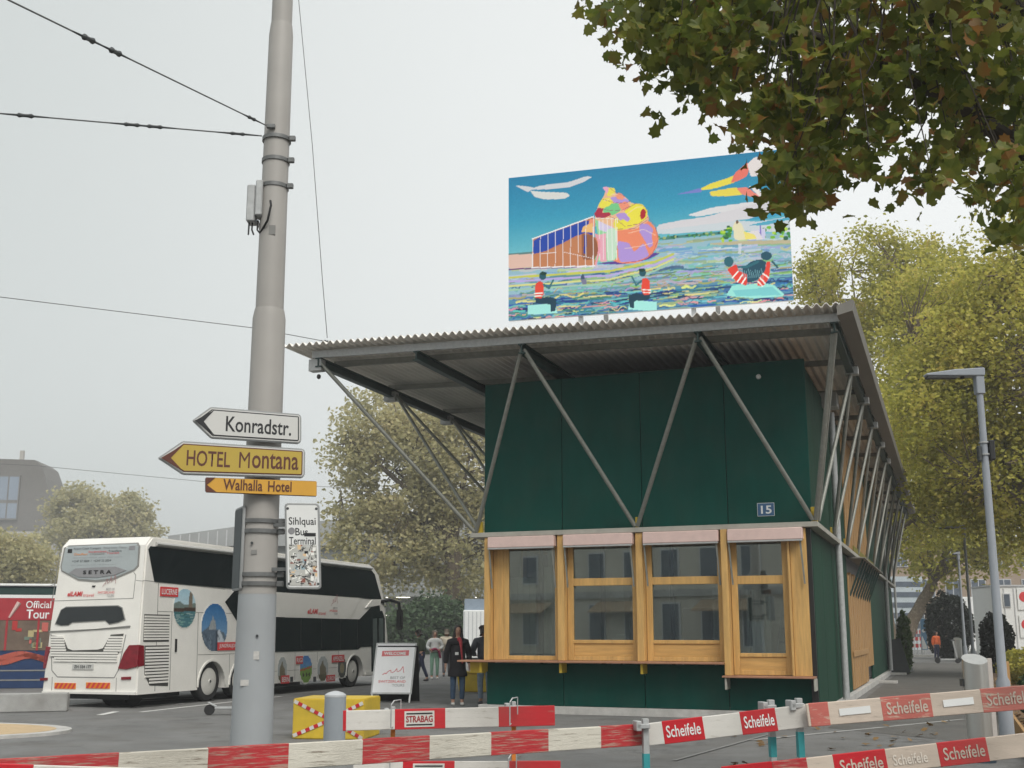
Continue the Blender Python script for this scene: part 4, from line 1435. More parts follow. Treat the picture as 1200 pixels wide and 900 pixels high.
def img_frame(y, ang):
    """vertical sign plane through the mast front, x axis swung away to the right by ang"""
    a = Vector((math.cos(ang), math.sin(ang), 0))
    n = a.cross(UP)
    P0 = PC + n * y
    return P0, a


SA = R(20)
SP0, SAX = img_frame(.20, SA)
SN = SAX.cross(UP)
M_sgrey = mat('sign rim', (0.33, 0.34, 0.34), 0.45, 0.08, 8, metal=0.4)
M_swhite = mat('sign white', (0.60, 0.60, 0.58), 0.4, 0.04, 3, dirt=0.12)
M_syel = mat('sign yellow', (0.47, 0.34, 0.055), 0.45, 0.05, 3, dirt=0.1)
M_sora = mat('sign orange', (0.62, 0.33, 0.04), 0.45, 0.05, 3)
M_sbrown = mat('sign brown', (0.10, 0.028, 0.016), 0.5, 0.1, 5)
M_ink = mat('sign black', (0.012, 0.013, 0.016), 0.5, 0.1, 5)


def arrow_sign(name, label, pts, rim, back_m, face_m, ink, words, box, arrow, plate_in, group='direction signs on the mast'):
    """pts: outline corners in the photo; the sign is a plate with a rim, face, arrow head and lettering"""
    H = [hit(p, SP0, SAX, UP) for p in pts]
    cx = sum(h[0] for h in H) / len(H)
    cz = sum(h[1] for h in H) / len(H)
    base = SP0 + SAX * cx
    t = thing(name, label, 'sign', (base.x, base.y, cz), SA, group)
    q = [(h[0] - cx, h[1] - cz) for h in H]
    a = Vector((1, 0, 0))
    MB().prism(q, (0, 0, 0), a, UP, .035, -.02).build('plate', back_m, t, bev=.008, seg=2)
    def shrink(k):
        # pull the outline in by k metres
        n = len(q)
        out = []
        ar = sum(q[i][0] * q[(i + 1) % n][1] - q[(i + 1) % n][0] * q[i][1] for i in range(n))
        sg = 1 if ar > 0 else -1
        for i in range(n):
            p0, p1, p2 = Vector(q[i - 1]), Vector(q[i]), Vector(q[(i + 1) % n])
            d1, d2 = (p1 - p0).normalized(), (p2 - p1).normalized()
            n1, n2 = Vector((-d1.y, d1.x)) * sg, Vector((-d2.y, d2.x)) * sg
            b = (n1 + n2).normalized()
            out.append(tuple(p1 + b * (k / max(.35, b.dot(n1)))))
        return out
    if rim:
        MB().prism(shrink(.014), (0, 0, 0), a, UP, .003, .0155).build('border', M_swhite, t)
        MB().prism(shrink(.024), (0, 0, 0), a, UP, .003, .0185).build('border', ink, t)
        MB().prism(shrink(.034), (0, 0, 0), a, UP, .003, .0215).build('face', face_m, t)
    else:
        MB().prism(shrink(.004), (0, 0, 0), a, UP, .003, .0185).build('face', face_m, t)
    ap = [(h[0] - cx, h[1] - cz) for h in (hit(p, SP0, SAX, UP) for p in arrow)]
    MB().prism(ap, (0, 0, 0), a, UP, .003, .0245).build('arrow_head', ink, t, fix=True)
    for w, (b0, b1, b2) in zip(words, box):      # lower left, lower right, upper left in the photo
        h0, h1, h2 = (hit(p, SP0, SAX, UP) for p in (b0, b1, b2))
        d = Vector((h1[0] - h0[0], 0, h1[1] - h0[1]))
        text(w, (h0[0] - cx, 0, h0[1] - cz), d, UP, d.length, h2[1] - h0[1], ink, t, off=.0255, world=False, bold=0.0 if w == 'M' else .014)
    for z in ((H[1][1] - cz) * .55, (H[-1][1] - cz) * .55):
        MB().bar((-cx - .16, .02, z), (-cx + .16, .02, z), .03, .03).build('bracket', M_clamp, t)
    return t


arrow_sign('direction_sign', 'white arrow sign reading Konradstr., topmost of the three arrow signs on the mast',
           [(225, 493), (247, 477), (351, 485.5), (353, 489), (353, 517), (350, 520.5), (247, 514)], True, M_sgrey, M_swhite, M_ink,
           ['Konradstr.'], [((264, 506), (340.5, 511.5), (264, 488))],
           [(228, 493.5), (251, 481), (238.5, 494.5), (251, 510.5)], None)
arrow_sign('direction_sign', 'dull yellow arrow sign reading HOTEL Montana, middle of the three arrow signs',
           [(184.5, 537), (214, 517), (355, 526), (357.5, 529), (357, 557), (354, 560.5), (214, 556.5)], True, M_sgrey, M_syel, M_sbrown,
           ['HOTEL', 'M', 'ontana'], [((218, 546), (269, 548.5), (218, 527.5)), ((279.5, 548.6), (292, 549.1), (279.5, 530)), ((294.5, 549.2), (349, 551.5), (294.5, 530.5))],
           [(188.5, 537), (215, 521.5), (200, 537), (215, 553)], None)
arrow_sign('direction_sign', 'narrow orange sign reading Walhalla Hotel, lowest of the three arrow signs',
           [(240.5, 559.5), (371, 564), (371, 582), (240.5, 577)], False, M_sbrown, M_sora, M_sbrown,
           ['Walhalla', 'Hotel'], [((261, 574.5), (307, 576), (261, 561.5)), ((313.5, 576.3), (341, 577), (313.5, 564))],
           [(241, 560), (252, 560), (242, 568.5), (254, 577.5), (241, 577)], None)


def round_rect(w, h, r, n=4):
    pts = []
    for cx, cz, a0 in [(w / 2 - r, h / 2 - r, 0), (-w / 2 + r, h / 2 - r, 90), (-w / 2 + r, -h / 2 + r, 180), (w / 2 - r, -h / 2 + r, 270)]:
        for i in range(n + 1):
            t = R(a0 + 90 * i / n)
            pts.append((cx + r * math.cos(t), cz + r * math.sin(t)))
    return pts


# bus terminal sign, right of the mast, plastered with stickers
tP = at(355, 640, 9.88)
tang = R(6)
ts = thing('bus_terminal_sign', 'white Sihlquai Bus Terminal sign covered in stickers, on the right of the mast', 'sign', tP, tang)
tw, th = .305, .755
SLN = Vector((-.055, 0, 1)).normalized()
MB().prism(round_rect(tw, th, .03), (0, 0, 0), (1, 0, 0), SLN, .03, -.015).build('frame', M_sgrey, ts, bev=.006, smooth=True)
MB().prism(round_rect(tw - .035, th - .035, .02), (0, 0, 0), (1, 0, 0), SLN, .003, .0155).build('face', M_white, ts)
for w, x, z, ww, hh_ in [('Sihlquai', -.118, .165, .235, .088), ('Bus', -.062, .092, .11, .066), ('Terminal', -.118, .012, .232, .066)]:
    text(w, Vector((x, 0, 0)) + SLN * z, (1, 0, 0), SLN, ww, hh_, M_ink, ts, off=.0195, world=False, bold=.01)
MB().lathe(Vector((-.095, -.019, 0)) + SLN * .132, [(.03, 0), (.03, .002), (.022, .0025), (.022, .001)], 20, (0, -1, 0)).build('roundel', M_greyp, ts)
sc = Paint(*np.meshgrid(np.linspace(-1, 1, 70), np.linspace(1, -1, 90)), (.72, .72, .70))
rs = np.random.default_rng(5)
for k in range(70):
    x, y = rs.uniform(-1, 1), rs.uniform(-1, 1)
    w, h = rs.uniform(.08, .38), rs.uniform(.05, .24)
    c = [(30, 32, 34), (235, 235, 230), (190, 192, 190), (120, 122, 120), (70, 66, 64), (220, 190, 150), (150, 170, 178), (225, 224, 220), (140, 90, 80)][int(rs.integers(9))]
    sc.poly([(x, y), (x + w, y + rs.normal(0, .03)), (x + w + rs.normal(0, .03), y + h), (x + rs.normal(0, .03), y + h)], c)
for k in range(46):
    x, y = rs.uniform(-1, 1), rs.uniform(-1, 1)
    sc.line([(x, y), (x + rs.normal(0, .15), y + rs.normal(0, .1)), (x + rs.normal(0, .2), y + rs.normal(0, .15))], .04, (24, 24, 26) if k % 3 else (236, 236, 232))
sc.mesh('stickers', Vector((-.12, 0, 0)) - SLN * .345, (1, 0, 0), SLN, .24, .355, M_print, ts, off=.0215, world=False)
MB().box(.01, .11, -.0215, -.0195, .085, .115).build('sticker', M_ink, ts)
for x in (-.125, .125):
    for z in (-.33, .33):
        MB().lathe(Vector((x, -.017, 0)) + SLN * z, [(.012, 0), (.012, .004), (.004, .006)], 10, (0, -1, 0)).build('screw', M_dark, ts)
for z in (.19, -.2):
    MB().bar((-.30, .08, z), (-.10, .035, z), .03, .03).build('bracket', M_clamp, ts)
# the same kind of plate seen from its dark back, left of the mast
bP = at(280, 643, 10.0)
bs_ = thing('bus_terminal_sign', 'dark back of a narrow sign turned away, clamped to the left of the mast', 'sign', bP, R(116))
M_back = mat('sign back', (0.03, 0.045, 0.05), 0.5, 0.12, 5)
MB().prism(round_rect(.31, .74, .03), (0, 0, 0), (1, 0, 0), UP, .03, -.015).build('frame', M_sgrey, bs_, bev=.006, smooth=True)
MB().prism(round_rect(.275, .70, .02), (0, 0, 0), (1, 0, 0), UP, .004, .0155).build('back', M_back, bs_)
MB().prism(round_rect(.275, .70, .02), (0, 0, 0), (1, 0, 0), UP, .004, -.0195).build('face', M_back, bs_)
for z in (.20, -.2):
    MB().bar((-.06, -.03, z), (-.06, -.15, z), .03, .03).build('bracket', M_clamp, bs_)

# radio boxes
xb = thing('junction_box', 'pair of grey equipment boxes with short cables, high on the mast', 'box', PC + Vector((-.185, -.02, 5.42)))
MB().box(-.05, .03, -.09, .06, 0, .36).build('case', M_galv, xb, bev=.01)
MB().box(.035, .10, -.11, .04, .05, .40).build('case', M_galv, xb, bev=.01)
for i, x in enumerate((-.03, .0, .05)):
    MB().tube([(x, -.03, .0), (x, -.035, -.07), (x + .02 * i, -.04, -.12)], .008, 6).build('cable', M_black, xb, smooth=True)
MB().tube([(.05, -.03, .02), (.09, -.06, -.10), (.17, -.15, -.02), (.20, -.17, .12), (.19, -.16, .17)], .011, 6).build('cable', M_black, xb, smooth=True)


def wire(name, label, pts, r, fit=(), group='overhead span wires'):
    P0 = Vector(pts[0])
    t = thing(name, label, 'wire', P0, 0, group)
    L = [Vector(p) - P0 for p in pts]
    MB().tube(L, r, 6).build('strand', M_clamp, t, smooth=True)
    for seg_, f, ln, rr in fit:
        a, b = L[seg_], L[seg_ + 1]
        p = a + (b - a) * f
        d = (b - a).normalized()
        n = max(1, int(ln / .2))
        for i in range(n):
            q = p + d * (i * .2)
            MB().tube([q - d * .12, q, q + d * .02, q + d * .05, q + d * .09, q + d * .12, q + d * .14, q + d * .26], [r, r * 1.5, rr, rr * .7, rr * .7, rr, r * 1.5, r], 8).build('turnbuckle', M_dark, t, smooth=True)
    return t


wire('span_wire', 'steep overhead wire running up to the left from the mast', [PC + Vector((-.08, -.14, 6.36)), at(10, 0, 6.4), at(-200, -115, 4.5)], .0062, [(0, .06, .2, .018), (0, .66, .2, .024), (0, .75, .2, .024)])
wire('span_wire', 'nearly level overhead wire running left from the mast', [PC + Vector((-.12, -.10, 6.27)), at(0, 133, 9.0), at(-200, 108, 8.2)], .0066, [(0, .07, .2, .018), (0, .4, .4, .020), (0, .88, .2, .022)])
wire('span_wire', 'thin wire crossing behind the mast towards the kiosk roof corner', [at(-200, 333, 30), at(0, 348, 30), at(295, 384, 31), at(408, 405, 33), at(600, 470, 38)], .012, [(2, .74, .2, .05), (2, .82, .2, .04)])
wire('span_wire', 'thin wire dropping from the sky to the wire above the kiosk roof corner', [at(346, -60, 30.5), at(350, 0, 30.7), at(366, 170, 31), at(378, 330, 31.5), at(383.5, 396, 32)], .011)
wire('span_wire', 'faint far wire behind the signs, level with the mansard roof', [at(-60, 541, 75), at(40, 545.5, 75), at(235, 564, 78), at(420, 572, 82)], .02)

# ------------------------------------------------------------------ barriers in the foreground
M_bwhite = mat('barrier white', (0.62, 0.59, 0.51), 0.7, 0.10, 3, 0.35, 30, stretch=(.8, 8, 14), col2=(0.22, 0.185, 0.14), thr=0.585, dirt=0.42)
M_bred = mat('barrier red worn', (0.44, 0.022, 0.028), 0.65, 0.16, 3, 0.3, 30, stretch=(.9, 8, 16), col2=(0.40, 0.24, 0.19), thr=0.54, dirt=0.42)
M_bred2 = mat('barrier red', (0.52, 0.010, 0.020), 0.5, 0.08, 3, 0.1, 30, stretch=(1, 5, 8), col2=(0.38, 0.15, 0.12), thr=0.63, dirt=0.42)
M_bfade = mat('barrier red faded', (0.50, 0.13, 0.105), 0.65, 0.10, 3, 0.15, 30, stretch=(1, 5, 8), col2=(0.56, 0.42, 0.33), thr=0.58, dirt=0.42)
M_bpink = mat('barrier white faded', (0.58, 0.49, 0.41), 0.7, 0.08, 3, 0.15, 30, stretch=(1, 5, 8), col2=(0.40, 0.34, 0.28), thr=0.60, dirt=0.42)
M_bcream = mat('barrier clean white', (0.64, 0.62, 0.58), 0.55, 0.05, 3, 0.1, 30, stretch=(1, 5, 8), col2=(0.40, 0.37, 0.32), thr=0.61, dirt=0.42)
M_teal = mat('teal paint', (0.03, 0.27, 0.29), 0.5, 0.1, 8)
M_orp = mat('orange paint', (0.60, 0.20, 0.03), 0.55, 0.1, 8)
M_ghost = mat('ghost print', (0.66, 0.60, 0.53), 0.6, 0.1, 30)


def rail(name, label, pL, YL, pR, YR, h, bands, words=(), base=M_bwhite, th=.026, group='red and white barrier rails'):
    """a board from photo point pL to pR (its top edge); bands are boards' painted lengths between photo x's"""
    A, B = at(*pL, YL), at(*pR, YR)
    d = (B - A)
    L = d.length
    a = d.normalized()
    hz = Vector((a.x, a.y, 0)).normalized()
    b = hz.cross(Vector((0, 0, 1))).cross(a).normalized()
    if b.z < 0: b = -b
    n = a.cross(b).normalized()                    # towards the camera
    rzt = math.atan2(a.y, a.x)
    t = thing(name, label, 'barrier', A - b * h, rzt, group)
    M = root_inv(t).to_3x3()
    la, lb, ln = M @ a, M @ b, M @ n
    O3 = Vector((0, 0, 0))

    def S(x):
        P, _ = hit((x, pL[1] + (pR[1] - pL[1]) * (x - pL[0]) / (pR[0] - pL[0])), A, a, b)
        return P
    MB().prism([(0, 0), (L, 0), (L, h), (0, h)], O3, la, lb, th, -th).build('board', base, t, bev=.004)
    t['_l'] = L
    for x0, x1, m in bands:
        s0, s1 = max(0, S(x0)), min(L, S(x1))
        MB().prism([(s0, -.0015), (s1, -.0015), (s1, h + .0015), (s0, h + .0015)], O3, la, lb, th + .003, -th - .0015).build('painted_band', m, t, bev=.003)
    for w, x0, x1, f0, f1, m in words:
        s0, s1 = S(x0), S(x1)
        text(w, la * s0 + lb * (h * f0), la, lb, s1 - s0, h * (f1 - f0), m, t, off=.004, world=False, bold=.012)
    del t['_l']
    return t, la, lb, ln, S, h


ra = rail('barrier_rail', 'long weathered red and white wooden rail with peeling paint, low across the left foreground', (-120, 896.5), 5.2, (757, 848.5), 7.6, .133,
          [(-60, 140, M_bred), (244, 339, M_bred), (425, 504, M_bred), (575.5, 643, M_bred), (704, 757, M_bred)])
rail('barrier_rail', 'crimson and white rail end in the bottom left corner, just below the long worn rail', (-90, 893), 5.0, (300, 904), 5.8, .12, [(-90, 40, M_bred2)], base=M_bcream)
rd, la, lb, ln, S, h = rail('barrier_rail', 'clean red and white rail with STRABAG plate, upper of the two', (402, 833), 8.9, (650, 827), 9.1, .150,
          [(402, 406, M_bred2), (462.5, 522, M_bred2), (584, 650, M_bred2)], base=M_bcream)
def strabag(t, la, lb, S, h, x0, x1):
    s0, s1 = S(x0), S(x1)
    MB().prism([(s0, h * .10), (s1, h * .10), (s1, h * .90), (s0, h * .90)], Vector((0, 0, 0)), la, lb, .002, .002).build('name_plate', M_bcream, t)
    for z in (.18, .74):
        MB().prism([(s0 + .015, h * z), (s1 - .015, h * z), (s1 - .015, h * (z + .07)), (s0 + .015, h * (z + .07))], Vector((0, 0, 0)), la, lb, .0015, .0045).build('bar', M_ink, t)
    text('STRABAG', la * (s0 + .012) + lb * (h * .33), la, lb, s1 - s0 - .024, h * .34, mat('strabag red', (.30, .02, .025), .5, .05, 4), t, off=.005, world=False, bold=.03)


strabag(rd, la, lb, S, h, 474, 509)
rd2, la, lb, ln, S, h = rail('barrier_rail', 'clean red and white rail with STRABAG plate, lower of the two at the bottom edge', (414, 892.5), 8.9, (657, 892), 9.1, .150,
          [(472, 533, M_bred2), (595, 657, M_bred2)], base=M_bcream)
strabag(rd2, la, lb, S, h, 484, 521)
rail('barrier_rail', 'white rail with two bright red Scheifele plates, right of the middle post', (757, 848), 7.58, (948, 825), 7.42, .142,
     [(775, 823, M_bred2), (866, 908, M_bred2)], [('Scheifele', 779, 819, .26, .80, M_white), ('Scheifele', 870, 905, .26, .80, M_white)], base=M_bcream)
rail('barrier_rail', 'faded pink and white Scheifele rail rising to the right edge', (944, 825), 7.36, (1290, 796), 7.1, .142,
     [(947, 970, M_bfade), (1031, 1090, M_bfade), (1148, 1212, M_bfade)], [('Scheifele', 1037, 1085, .24, .78, M_bpink), ('Scheifele', 1154, 1205, .26, .80, M_bpink), ('Scheifele', 974, 978, .3, .7, M_bfade)][:2], base=M_bpink)
rl, la, lb, ln, S, h = rail('barrier_rail', 'lower Scheifele rail with deep red plates at the bottom right', (905, 893), 7.36, (1290, 849), 7.1, .142,
     [(975, 1037, M_bred2), (1097, 1155, M_bred2), (905, 945, M_bred)], [('Scheifele', 982, 1032, .22, .76, M_bpink), ('Scheifele', 1103, 1151, .24, .78, M_bpink), ('Scheifele', 1044, 1084, .26, .72, M_ghost)], base=M_bpink)
rail('barrier_rail', 'short red and white rail end cut by the bottom edge, beside the teal posts', (845, 899), 7.6, (985, 884), 7.5, .14, [(845, 905, M_bred2), (925, 948, M_bred2)], base=M_bcream)
# loose white labels on the faded rail
rP = at(980, 826, 7.3)
fr_ = [o for o in bpy.data.objects if o.get('label', '').startswith('faded pink')][0]
for x0, x1 in [(981.5, 1018), (1103, 1138.5)]:
    P, Q = at(x0, 0, 7.3), at(x1, 0, 7.2)
    A_, B_ = at(944, 824, 7.36), at(1290, 794.5, 7.1)
    a_ = (B_ - A_).normalized()
    b_ = Vector((a_.x, a_.y, 0)).normalized().cross(UP).cross(a_).normalized()
    b_ = b_ if b_.z > 0 else -b_
    yy = lambda x: 824 + (794.5 - 824) * (x - 944) / 346
    s0, s1 = hit((x0, yy(x0)), A_, a_, b_)[0], hit((x1, yy(x1)), A_, a_, b_)[0]
    MB().prism([(s0, -.095), (s1, -.092), (s1, -.048), (s0, -.052)], A_, a_, b_, .002, .003).build('paper_label', M_white, fr_, world=True)


def post(label, px, y0, Y, bands, r=.02, z1=None):
    """square tube barrier post; bands: (z0, z1, material)"""
    T = at(px, y0, Y)
    t = thing('barrier_post', label, 'post', (T.x, T.y, 0), R(10), 'barrier posts')
    MB().box(-r, r, -r, r, 0, T.z).build('tube', M_galv, t, bev=.003)
    for k, (a, b, m) in enumerate(bands):
        MB().box(-r - .001, r + .001, -r - .001, r + .001, a, b).build('painted_length', m, t, bev=.002)
    MB().cyl((0, 0), .20, 0, .05, 16).build('foot', M_rubber, t)
    MB().box(-r - .05, r - .002, -r - .035, -r - .002, T.z - .06, T.z - .03).build('clamp', M_galv, t, bev=.004)
    MB().box(-r - .055, -r - .02, -r - .035, r + .02, T.z - .075, T.z - .012).build('clamp', M_galv, t, bev=.004)
    return t


post('grey and teal post at the joint between the worn rail and the white Scheifele rail', 756, 842, 7.53, [(.70, .88, M_teal)])
post('grey and teal post behind the right-hand bright red Scheifele plate', 903, 820, 7.58, [(.85, .98, M_teal)])
post('grey and teal post where the white and the faded Scheifele rails meet', 935.5, 818, 7.48, [(.86, 1.02, M_teal)])
post('orange post at the right end of the STRABAG rails', 602, 822, 9.12, [(.2, .98, M_orp)], .016)
post('orange-grey post at the left end of the STRABAG rails', 461, 828, 9.05, [(.2, .95, M_orp)], .016)
for x, y in [(458.5, 826), (597.5, 823), (457, 889), (596, 889)]:
    Pq = at(x, y, 8.86)
    w_ = MB().tube([Pq + Vector((0, 0, .0)), Pq + Vector((0.02, .02, .03)), Pq + Vector((.06, .14, .03)), Pq + Vector((.06, .15, -.1))], .005, 6)
    w_.tube([Pq, Pq + Vector((0, 0, -.17)), Pq + Vector((.01, .15, -.17))], .005, 6)
    w_.build('wire_clip', M_galv, rd if y < 850 else rd2, world=True, smooth=True)

# ------------------------------------------------------------------ bollard, yellow block, A-board, concrete block, scooter
bo = gnd(391, 890)
bl = thing('bollard', 'grey steel bollard with domed cap in front of the yellow block', 'bollard', bo)
M_boll = mat('bollard grey', (0.30, 0.33, 0.36), 0.45, 0.05, 4)
MB().lathe((0, 0, 0), [(.145, 0), (.142, .80)], 28).build('shaft', M_boll, bl, smooth=True)
MB().lathe((0, 0, .80), [(.142, 0), (.146, .01), (.14, .035), (.10, .06), (.03, .08), (.005, .083)], 28).build('cap', mat('cap grey', (.48, .50, .52), .4, .05, 4), bl, smooth=True)
MB().box(.132, .150, -.05, .02, .48, .58).build('sticker', M_bred2, bl)

y0 = gnd(342, 866)
yang = R(-8)
yb = thing('concrete_block', 'yellow painted block wrapped in red and white tape, behind the bollard', 'block', y0, yang)
MB().box(0, 1.16, 0, 1.0, 0, .62).build('block', M_yellow, yb, bev=.015, seg=2)
def tape(p, q, parent, n=9):
    """striped tape along the block's front"""
    p, q = Vector(p), Vector(q)
    d = (q - p)
    for i in range(n):
        a, b = p + d * (i / n), p + d * ((i + 1) / n)
        MB().bar(a, b, .055, .004, (0, -1, 0)).build('tape_stripe', M_bred2 if i % 2 else M_bcream, parent)
tape((.02, -.006, .58), (.62, -.006, .30), yb)
tape((.62, -.010, .30), (.02, -.010, .05), yb)
tape((.62, -.008, .30), (1.14, -.008, .02), yb)
tape((.62, -.012, .32), (1.14, -.012, .56), yb)

aL, aR = at(433, 815, 27.5), at(480, 816, 27.3)
ab = thing('pavement_sign', 'white A-board reading WELCOME Best of Switzerland Tours, standing on the asphalt', 'sign', (aL.x, aL.y, 0), R(-4))
AW = (aR - aL).length
abz0, abz1 = .20, 1.43
LEANF = Vector((.06, .20, 1)).normalized()
MB().prism([(0, abz0), (AW, abz0), (AW, abz1), (0, abz1)], (0, 0, 0), (1, 0, 0), LEANF, .03, -.03).build('frame', M_galv, ab, bev=.006)
MB().prism([(.04, abz0 + .04), (AW - .04, abz0 + .04), (AW - .04, abz1 - .04), (.04, abz1 - .04)], (0, 0, 0), (1, 0, 0), LEANF, .003, .0).build('face', mat('poster white', (.82, .83, .84), .4, .03, 3), ab)
def AP(x, z, off=0.0): return Vector((x, 0, 0)) + LEANF * z + Vector((0, -off, 0))
M_pink = mat('label coral', (0.62, 0.14, 0.15), 0.5, 0.05, 4)
MB().prism([(.17, 1.10), (AW - .17, 1.12), (AW - .17, 1.25), (.17, 1.23)], (0, 0, 0), (1, 0, 0), LEANF, .003, .003).build('label_band', M_pink, ab)
text('WELCOME', AP(.22, 1.135), (1, 0, 0), LEANF, AW - .46, .075, M_white, ab, off=.008, world=False, bold=.03)
mb = MB()
for st in [[(.0, .0), (.08, .06), (.10, .02), (.16, .1), (.24, .14), (.26, .06)], [(.28, .06), (.36, .1), (.42, .19), (.44, .08)], [(.46, .09), (.54, .14), (.60, .25), (.64, .06)]]:
    for p, q in zip(st[:-1], st[1:]):
        mb.bar(AP(.24 + p[0] * .8, .66 + p[1] * .8, .006), AP(.24 + q[0] * .8, .66 + q[1] * .8, .006), .016, .003, (0, -1, 0))
mb.build('logo_stroke', M_pink, ab)
for w, x, z, ww, m in [('BEST OF', .44, .56, .36, M_greyp), ('SWITZERLAND', .16, .47, .66, M_redp), ('TOURS', .50, .38, .30, M_greyp)]:
    text(w, AP(x, z), (1, 0, 0), LEANF, ww, .06, m, ab, off=.006, world=False, bold=.01)
for x in (.04, AW - .04):
    MB().bar(AP(x, 0, -.015), AP(x, abz0 + .02, -.015), .035, .02).build('leg', M_white, ab)
MB().prism([(.0, .0), (AW, .0), (AW, 1.42), (.0, 1.42)], (0.1, .75, 0), (1, 0, 0), Vector((.02, -.36, 1)).normalized(), .025, 0).build('rear_board', M_black, ab, bev=.004)

cb = gnd(78, 834)
ca = gnd(-30, 836)
dv = (cb - ca)
cblk = thing('concrete_block', 'low pale concrete block lying at the left edge before the coach', 'block', ca, math.atan2(dv.y, dv.x))
MB().box(0, dv.length, 0, .6, 0, .37).build('block', M_conc, cblk, bev=.02, seg=2)

sg = gnd(245, 838)
sc_ = thing('kick_scooter', 'grey electric kick scooter parked behind the mast, its rear wheel showing', 'scooter', sg, R(3))
for x in (0.0, 1.0):
    MB().lathe((x, 0, .105), [(.05, -.03), (.095, -.03), (.105, -.015), (.105, .015), (.095, .03), (.05, .03)], 20, (0, 1, 0)).build('wheel', M_rubber, sc_, smooth=True)
MB().bar((.12, 0, .14), (.80, 0, .14), .16, .05).build('deck', M_galv, sc_, bev=.01)
MB().bar((-.03, 0, .25), (.14, 0, .17), .10, .03).build('mudguard', M_galv, sc_, bev=.008)
MB().tube([(.78, 0, .14), (.92, 0, .2), (.84, 0, 1.12)], .022, 10).build('stem', M_galv, sc_, smooth=True)
MB().tube([(.84, -.25, 1.14), (.84, .25, 1.14)], .016, 8).build('handlebar', M_black, sc_, smooth=True)

# ------------------------------------------------------------------ road marks, paved island, planting bed, path
gA = gnd(85, 858)
isl_c = Vector((gA.x - 3.3, gA.y - .2, 0))
def ring(c, rx, ry, n=40, rot=0.0): return [(c.x + rx * math.cos(2 * math.pi * i / n), c.y + ry * math.sin(2 * math.pi * i / n)) for i in range(n)]
sheet('paved_island_kerb', ring(isl_c, 3.3, 1.75), 0.0, M_kerb, .05)
M_paver = mat('sand pavers', (0.50, 0.37, 0.22), 0.85, 0.18, 5, 0.4, 30, stretch=(1, 4, 1))
sheet('paved_island', ring(isl_c, 3.05, 1.52), 0.0, M_paver, .056)
for (pa, pb, w) in [((117, 838), (136, 834), .16), ((78, 826), (235, 818), .14), ((165, 834.5), (330, 816), .12), ((82, 820), (140, 819), .1), ((160, 828), (215, 824.5), .12)]:
    A_, B_ = gnd(*pa), gnd(*pb)
    d = (B_ - A_).normalized()
    nrm = Vector((-d.y, d.x, 0)) * w / 2
    sheet('road_marking', [A_ - nrm, B_ - nrm, B_ + nrm, A_ + nrm], .004, M_paint)
sheet('path', [KO + KX * .3 + VAX * -1.5, KO + KX * 3.36 + VAX * -4.2, KO + KX * 3.36 + VAX * 44, KO + KX * .26 + VAX * 44], .004, M_asph2)
A_, B_ = gnd(790, 892), gnd(905, 860)
d = (B_ - A_).normalized()
nrm = Vector((-d.y, d.x, 0)) * .03
sheet('paving_joint', [A_ - nrm, B_ - nrm, B_ + nrm, A_ + nrm], .012, mat('joint grey', (.21, .21, .205), .85, .2, 6))
A_, B_ = gnd(880, 868), gnd(1130, 843)
d = (B_ - A_).normalized()
nrm = Vector((-d.y, d.x, 0)) * .05
sheet('paving_joint', [A_ - nrm, B_ - nrm, B_ + nrm, A_ + nrm], .008, M_conc)
M_litter = mat('leaf litter', (0.20, 0.115, 0.05), 0.9, 0.35, 14, 0.8, 30, col2=(0.06, 0.045, 0.03), thr=.5)
bedL = KX * 3.35
sheet('planting_bed', [KO + bedL + VAX * -12, KO + KX * 16 + VAX * -12, KO + KX * 16 + VAX * 44, KO + bedL + VAX * 44], -.1, M_litter, .16)
edge = thing('bed_edging', 'timber edging boards along the planting bed right of the path', 'edging', KO + bedL - Vector((0, 0, KO.z)) + VAX * -12, math.pi / 2 - KA)
for i in range(14):
    MB().box(i * 4.0, i * 4.0 + 3.98, .0, .05, 0, .26).build('board', M_plank, edge, bev=.006)

# ------------------------------------------------------------------ street lamps, litter bins
M_lamp = mat('lamp paint', (0.27, 0.295, 0.33), 0.45, 0.05, 4)
def street_lamp(label, base, H, arm, s=1.0, box=False, dirx=-1):
    t = thing('street_lamp', label, 'street lamp', base, 0, 'street lamps along the path')
    MB().lathe((0, 0, 0), [(.10, 0), (.09, 1.0), (.062, 1.06), (.045, H - .25)], 20).build('pole', M_lamp, t, smooth=True)
    MB().box(-.06, .06, -.06, .06, H - .26, H + .02).build('neck', M_lamp, t, bev=.012)
    MB().prism([(.075 * -dirx, H + .12), (.07 * -dirx, H - .0), (dirx * arm, H - .0), (dirx * (arm + .0), H + .035), (dirx * arm * .45, H + .095)], (0, .075, 0), (1, 0, 0), UP, .15, 0).build('lamp_head', M_lamp, t, bev=.012, fix=True)
    MB().box(dirx * arm * .98, dirx * arm * .42, -.06, .06, H - .03, H - .002).build('lens', M_dark, t, bev=.004)
    MB().cyl((dirx * arm * .3, 0), .03, H - .03, H, 12).build('sensor', M_black, t)
    MB().box(-.02, .05, -.05, .05, H + .11, H + .14).build('hinge', M_black, t, bev=.005)
    if box:
        MB().box(.055, .13, -.06, .06, H - 1.2, H - .92).build('control_box', M_black, t, bev=.01)
        MB().box(-.10, -.055, -.05, .03, H - 1.22, H - 1.0).build('control_box', M_dark, t, bev=.01)
        for z in (H - .95, H - 1.12):
            MB().lathe((0, 0, z), [(.062, -.01), (.066, -.01), (.066, .01), (.062, .01)], 16).build('strap', M_galv, t)
    return t


